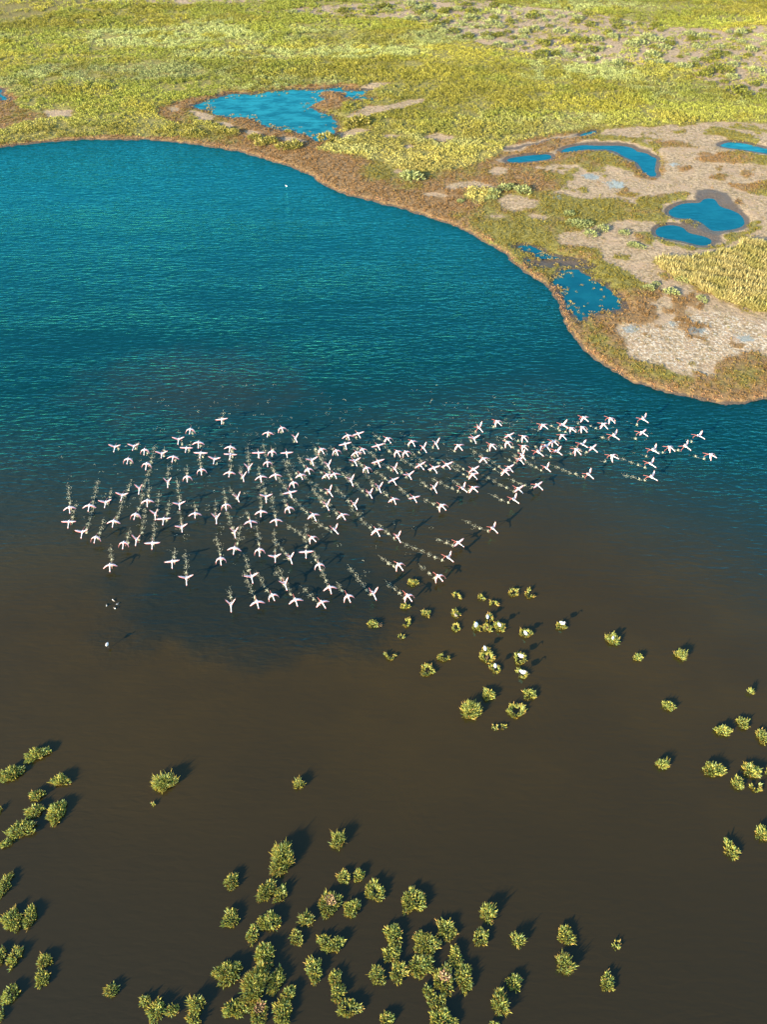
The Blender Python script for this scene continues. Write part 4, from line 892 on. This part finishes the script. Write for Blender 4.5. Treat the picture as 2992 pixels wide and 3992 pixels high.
PB = [('H', 1390, 562, 180, 0.95, 'white bird on the ring bush beyond the twin nests'), ('H', 1265, 650, 170, 1.25, 'largest white bird, leftmost of those perched on bushes'), ('H', 1516, 650, 200, 1.0, 'white bird on the dense round bush right of the brown nest'),
  ('H', 1362, 902, 190, 1.05, 'white bird at the back of the nest bush'), ('H', 1472, 1092, 180, 1.0, 'nearest white bird, on a small ring bush below the nest'), ('I', 695, 737, 200, 1.0, 'white bird in the middle of a bush with a ring outline'),
  ('I', 1088, 632, 235, 1.05, 'white bird alone on the bush right of the cluster'), ('I', 640, 985, 225, 1.15, 'white bird on a broad bush at the right of the nests'), ('I', 660, 1160, 235, 1.2, 'white bird leaning out of a crescent bush'), ('J', 216, 316, 160, 0.8, 'small white bird, rightmost of those perched on bushes')]
for t, x, y, rot, s, lab in PB:
    u, v = src(t, x, y); standing(u, v, 0.62, rnd.choice(PERCH), rot, s*0.9, 'wading_bird', lab, 'bird', 'white birds perched on bushes')
u, v = src('H', 1045, 545); standing(u, v, 0.3, standing_bird_mesh(GREYF, 0.2, 0.24, 0.2, 'grey_bird'), 210, 0.85, 'wading_bird', 'grey bird sitting in a loose bush left of the white birds', 'bird', leg=0.29)
standing(417, 2512, 0.62, standing_bird_mesh(WHITE, 0.56, 0.30, 0.34, 'flamingo'), 175, 0.8, 'flamingo', 'lone pale flamingo standing in brown water left of the bushes', 'flamingo', leg=0.65)
def duck_mesh():
    b = Body()
    b.loft([(0, -0.26, 0.08), (0, -0.18, 0.06), (0, -0.02, 0.05), (0, 0.12, 0.06), (0, 0.17, 0.12), (0, 0.18, 0.20), (0, 0.23, 0.22), (0, 0.28, 0.20), (0, 0.34, 0.185)], [0.02, 0.07, 0.11, 0.08, 0.045, 0.045, 0.05, 0.03, 0.015], [1, 1, 1, 0, 0, 0, 0, 2], seg=9)
    return make_mesh('duck', b.V, b.F, [SNOW, GREYF, BEAKM], smooth=True, mat_index=b.M)
DK = duck_mesh()
for x, y, rot, lab in [(415, 2359, 200, 'leftmost of four small ducks on the brown water'), (443, 2341, 60, 'farthest of four small ducks, a dark one on brown water'), (459, 2353, 150, 'rightmost of four small ducks on the brown water'), (446, 2370, 230, 'nearest of four small ducks on the brown water')]:
    g = G(x, y, 0.06); o = put('duck', DK); o.location = (g[0], g[1], 0); o.rotation_euler = (0, 0, math.radians(rot)); o.scale = (0.62,)*3
    o['label'] = lab; o['category'] = 'duck'; o['group'] = 'ducks on the lagoon'
g = G(1117, 725, 0.05); o = put('gull', DK.copy()); o.data.materials[1] = SNOW; o.location = (g[0], g[1], 0); o.rotation_euler = (0, 0, 1.2); o.scale = (0.7,)*3
o['label'] = 'tiny white gull floating alone on the far blue water'; o['category'] = 'gull'

# ------------------------------------------------------------------ splashes behind the running birds
def foam_material():
    k = N('foam'); b = k.n('BsdfPrincipled', ins={'Base Color': k.mix(k.noise(k.pos(), 20.0), (0.34, 0.32, 0.20), (0.56, 0.53, 0.38)), 'Roughness': 0.55, 'Specular IOR Level': 0.4})
    return k.done(b.outputs[0])
OCT = np.array([(1, 0, 0), (0, 1, 0), (-1, 0, 0), (0, -1, 0), (0, 0, 1), (0, 0, -1)], float)
OF = np.array([(0, 1, 4), (1, 2, 4), (2, 3, 4), (3, 0, 4), (1, 0, 5), (2, 1, 5), (3, 2, 5), (0, 3, 5)])
drops = []
def puff(x, y, r, h, n, size):
    for _ in range(n):
        a = rng.uniform(0, 6.28); q = rng.normal(0, 0.6)*r; zz = abs(rng.normal(0, 0.5))*h
        drops.append((x+q*math.cos(a), y+q*math.sin(a), 0.015+zz, size*rng.uniform(0.45, 1.4), rng.uniform(0.35, 0.9)))
def ring(x, y, r, n, size):
    a0 = rng.uniform(0, 6.28)
    for _ in range(n):
        a = a0+rng.uniform(0, 4.4); q = r*rng.uniform(0.8, 1.2)
        drops.append((x+q*math.cos(a), y+q*math.sin(a), 0.012, size*rng.uniform(0.5, 1.3), 0.3))
for x, y, th, v, zb in FLOCK:
    fx, fy = math.sin(th), -math.cos(th)                    # where the bird is going
    th2 = th*1.3+0.02; tx, ty = -math.sin(th2), math.cos(th2)
    m = rnd.choice((3, 4, 5, 6)) if v > 1800 else rnd.choice((1, 2, 2, 3))
    if zb > 1.1: m = min(m, 1)
    d = 0.55
    for i in range(m):
        px, py = x+tx*d+rng.normal(0, .06), y+ty*d+rng.normal(0, .06)
        if i == 0: puff(px, py, 0.13, 0.26, 46, 0.028)
        elif i == 1: puff(px, py, 0.19, 0.18, 48, 0.026)
        else:
            puff(px, py, 0.24, 0.06, 26, 0.019); ring(px, py, 0.26, 26, 0.017)
        for _ in range(16):
            e = d+rng.uniform(-0.3, 0.75); puff(x+tx*e, y+ty*e, 0.10, 0.05, 1, 0.018)
        d += rng.uniform(0.62, 0.9)
# old foam left on the water the flock has crossed
fxy = np.array([(a, b) for a, b, *_ in FLOCK])
for _ in range(420):
    i = rnd.randrange(len(FLOCK)); x, y, th, v, zb = FLOCK[i]
    d = rnd.uniform(2.0, 11.0); th2 = th*1.3
    ring(x-math.sin(th2)*d+rng.normal(0, .7), y+math.cos(th2)*d+rng.normal(0, .7), rng.uniform(0.10, 0.30), int(rng.integers(3, 9)), rng.uniform(0.016, 0.028))
Dp = np.array(drops)
V = (OCT[None]*np.stack([Dp[:, 3], Dp[:, 3], Dp[:, 3]*Dp[:, 4]], -1)[:, None, :]*rng.uniform(0.7, 1.3, (len(Dp), 6, 1)) + Dp[:, None, :3])
Fc = (OF[None] + (np.arange(len(Dp))*6)[:, None, None]).reshape(-1, 3)
put('splash_foam', make_mesh('splash_foam', V.reshape(-1, 3), Fc, [foam_material()]), kind='stuff', label='pale splashes and foam trails behind the running flamingos', category='foam')
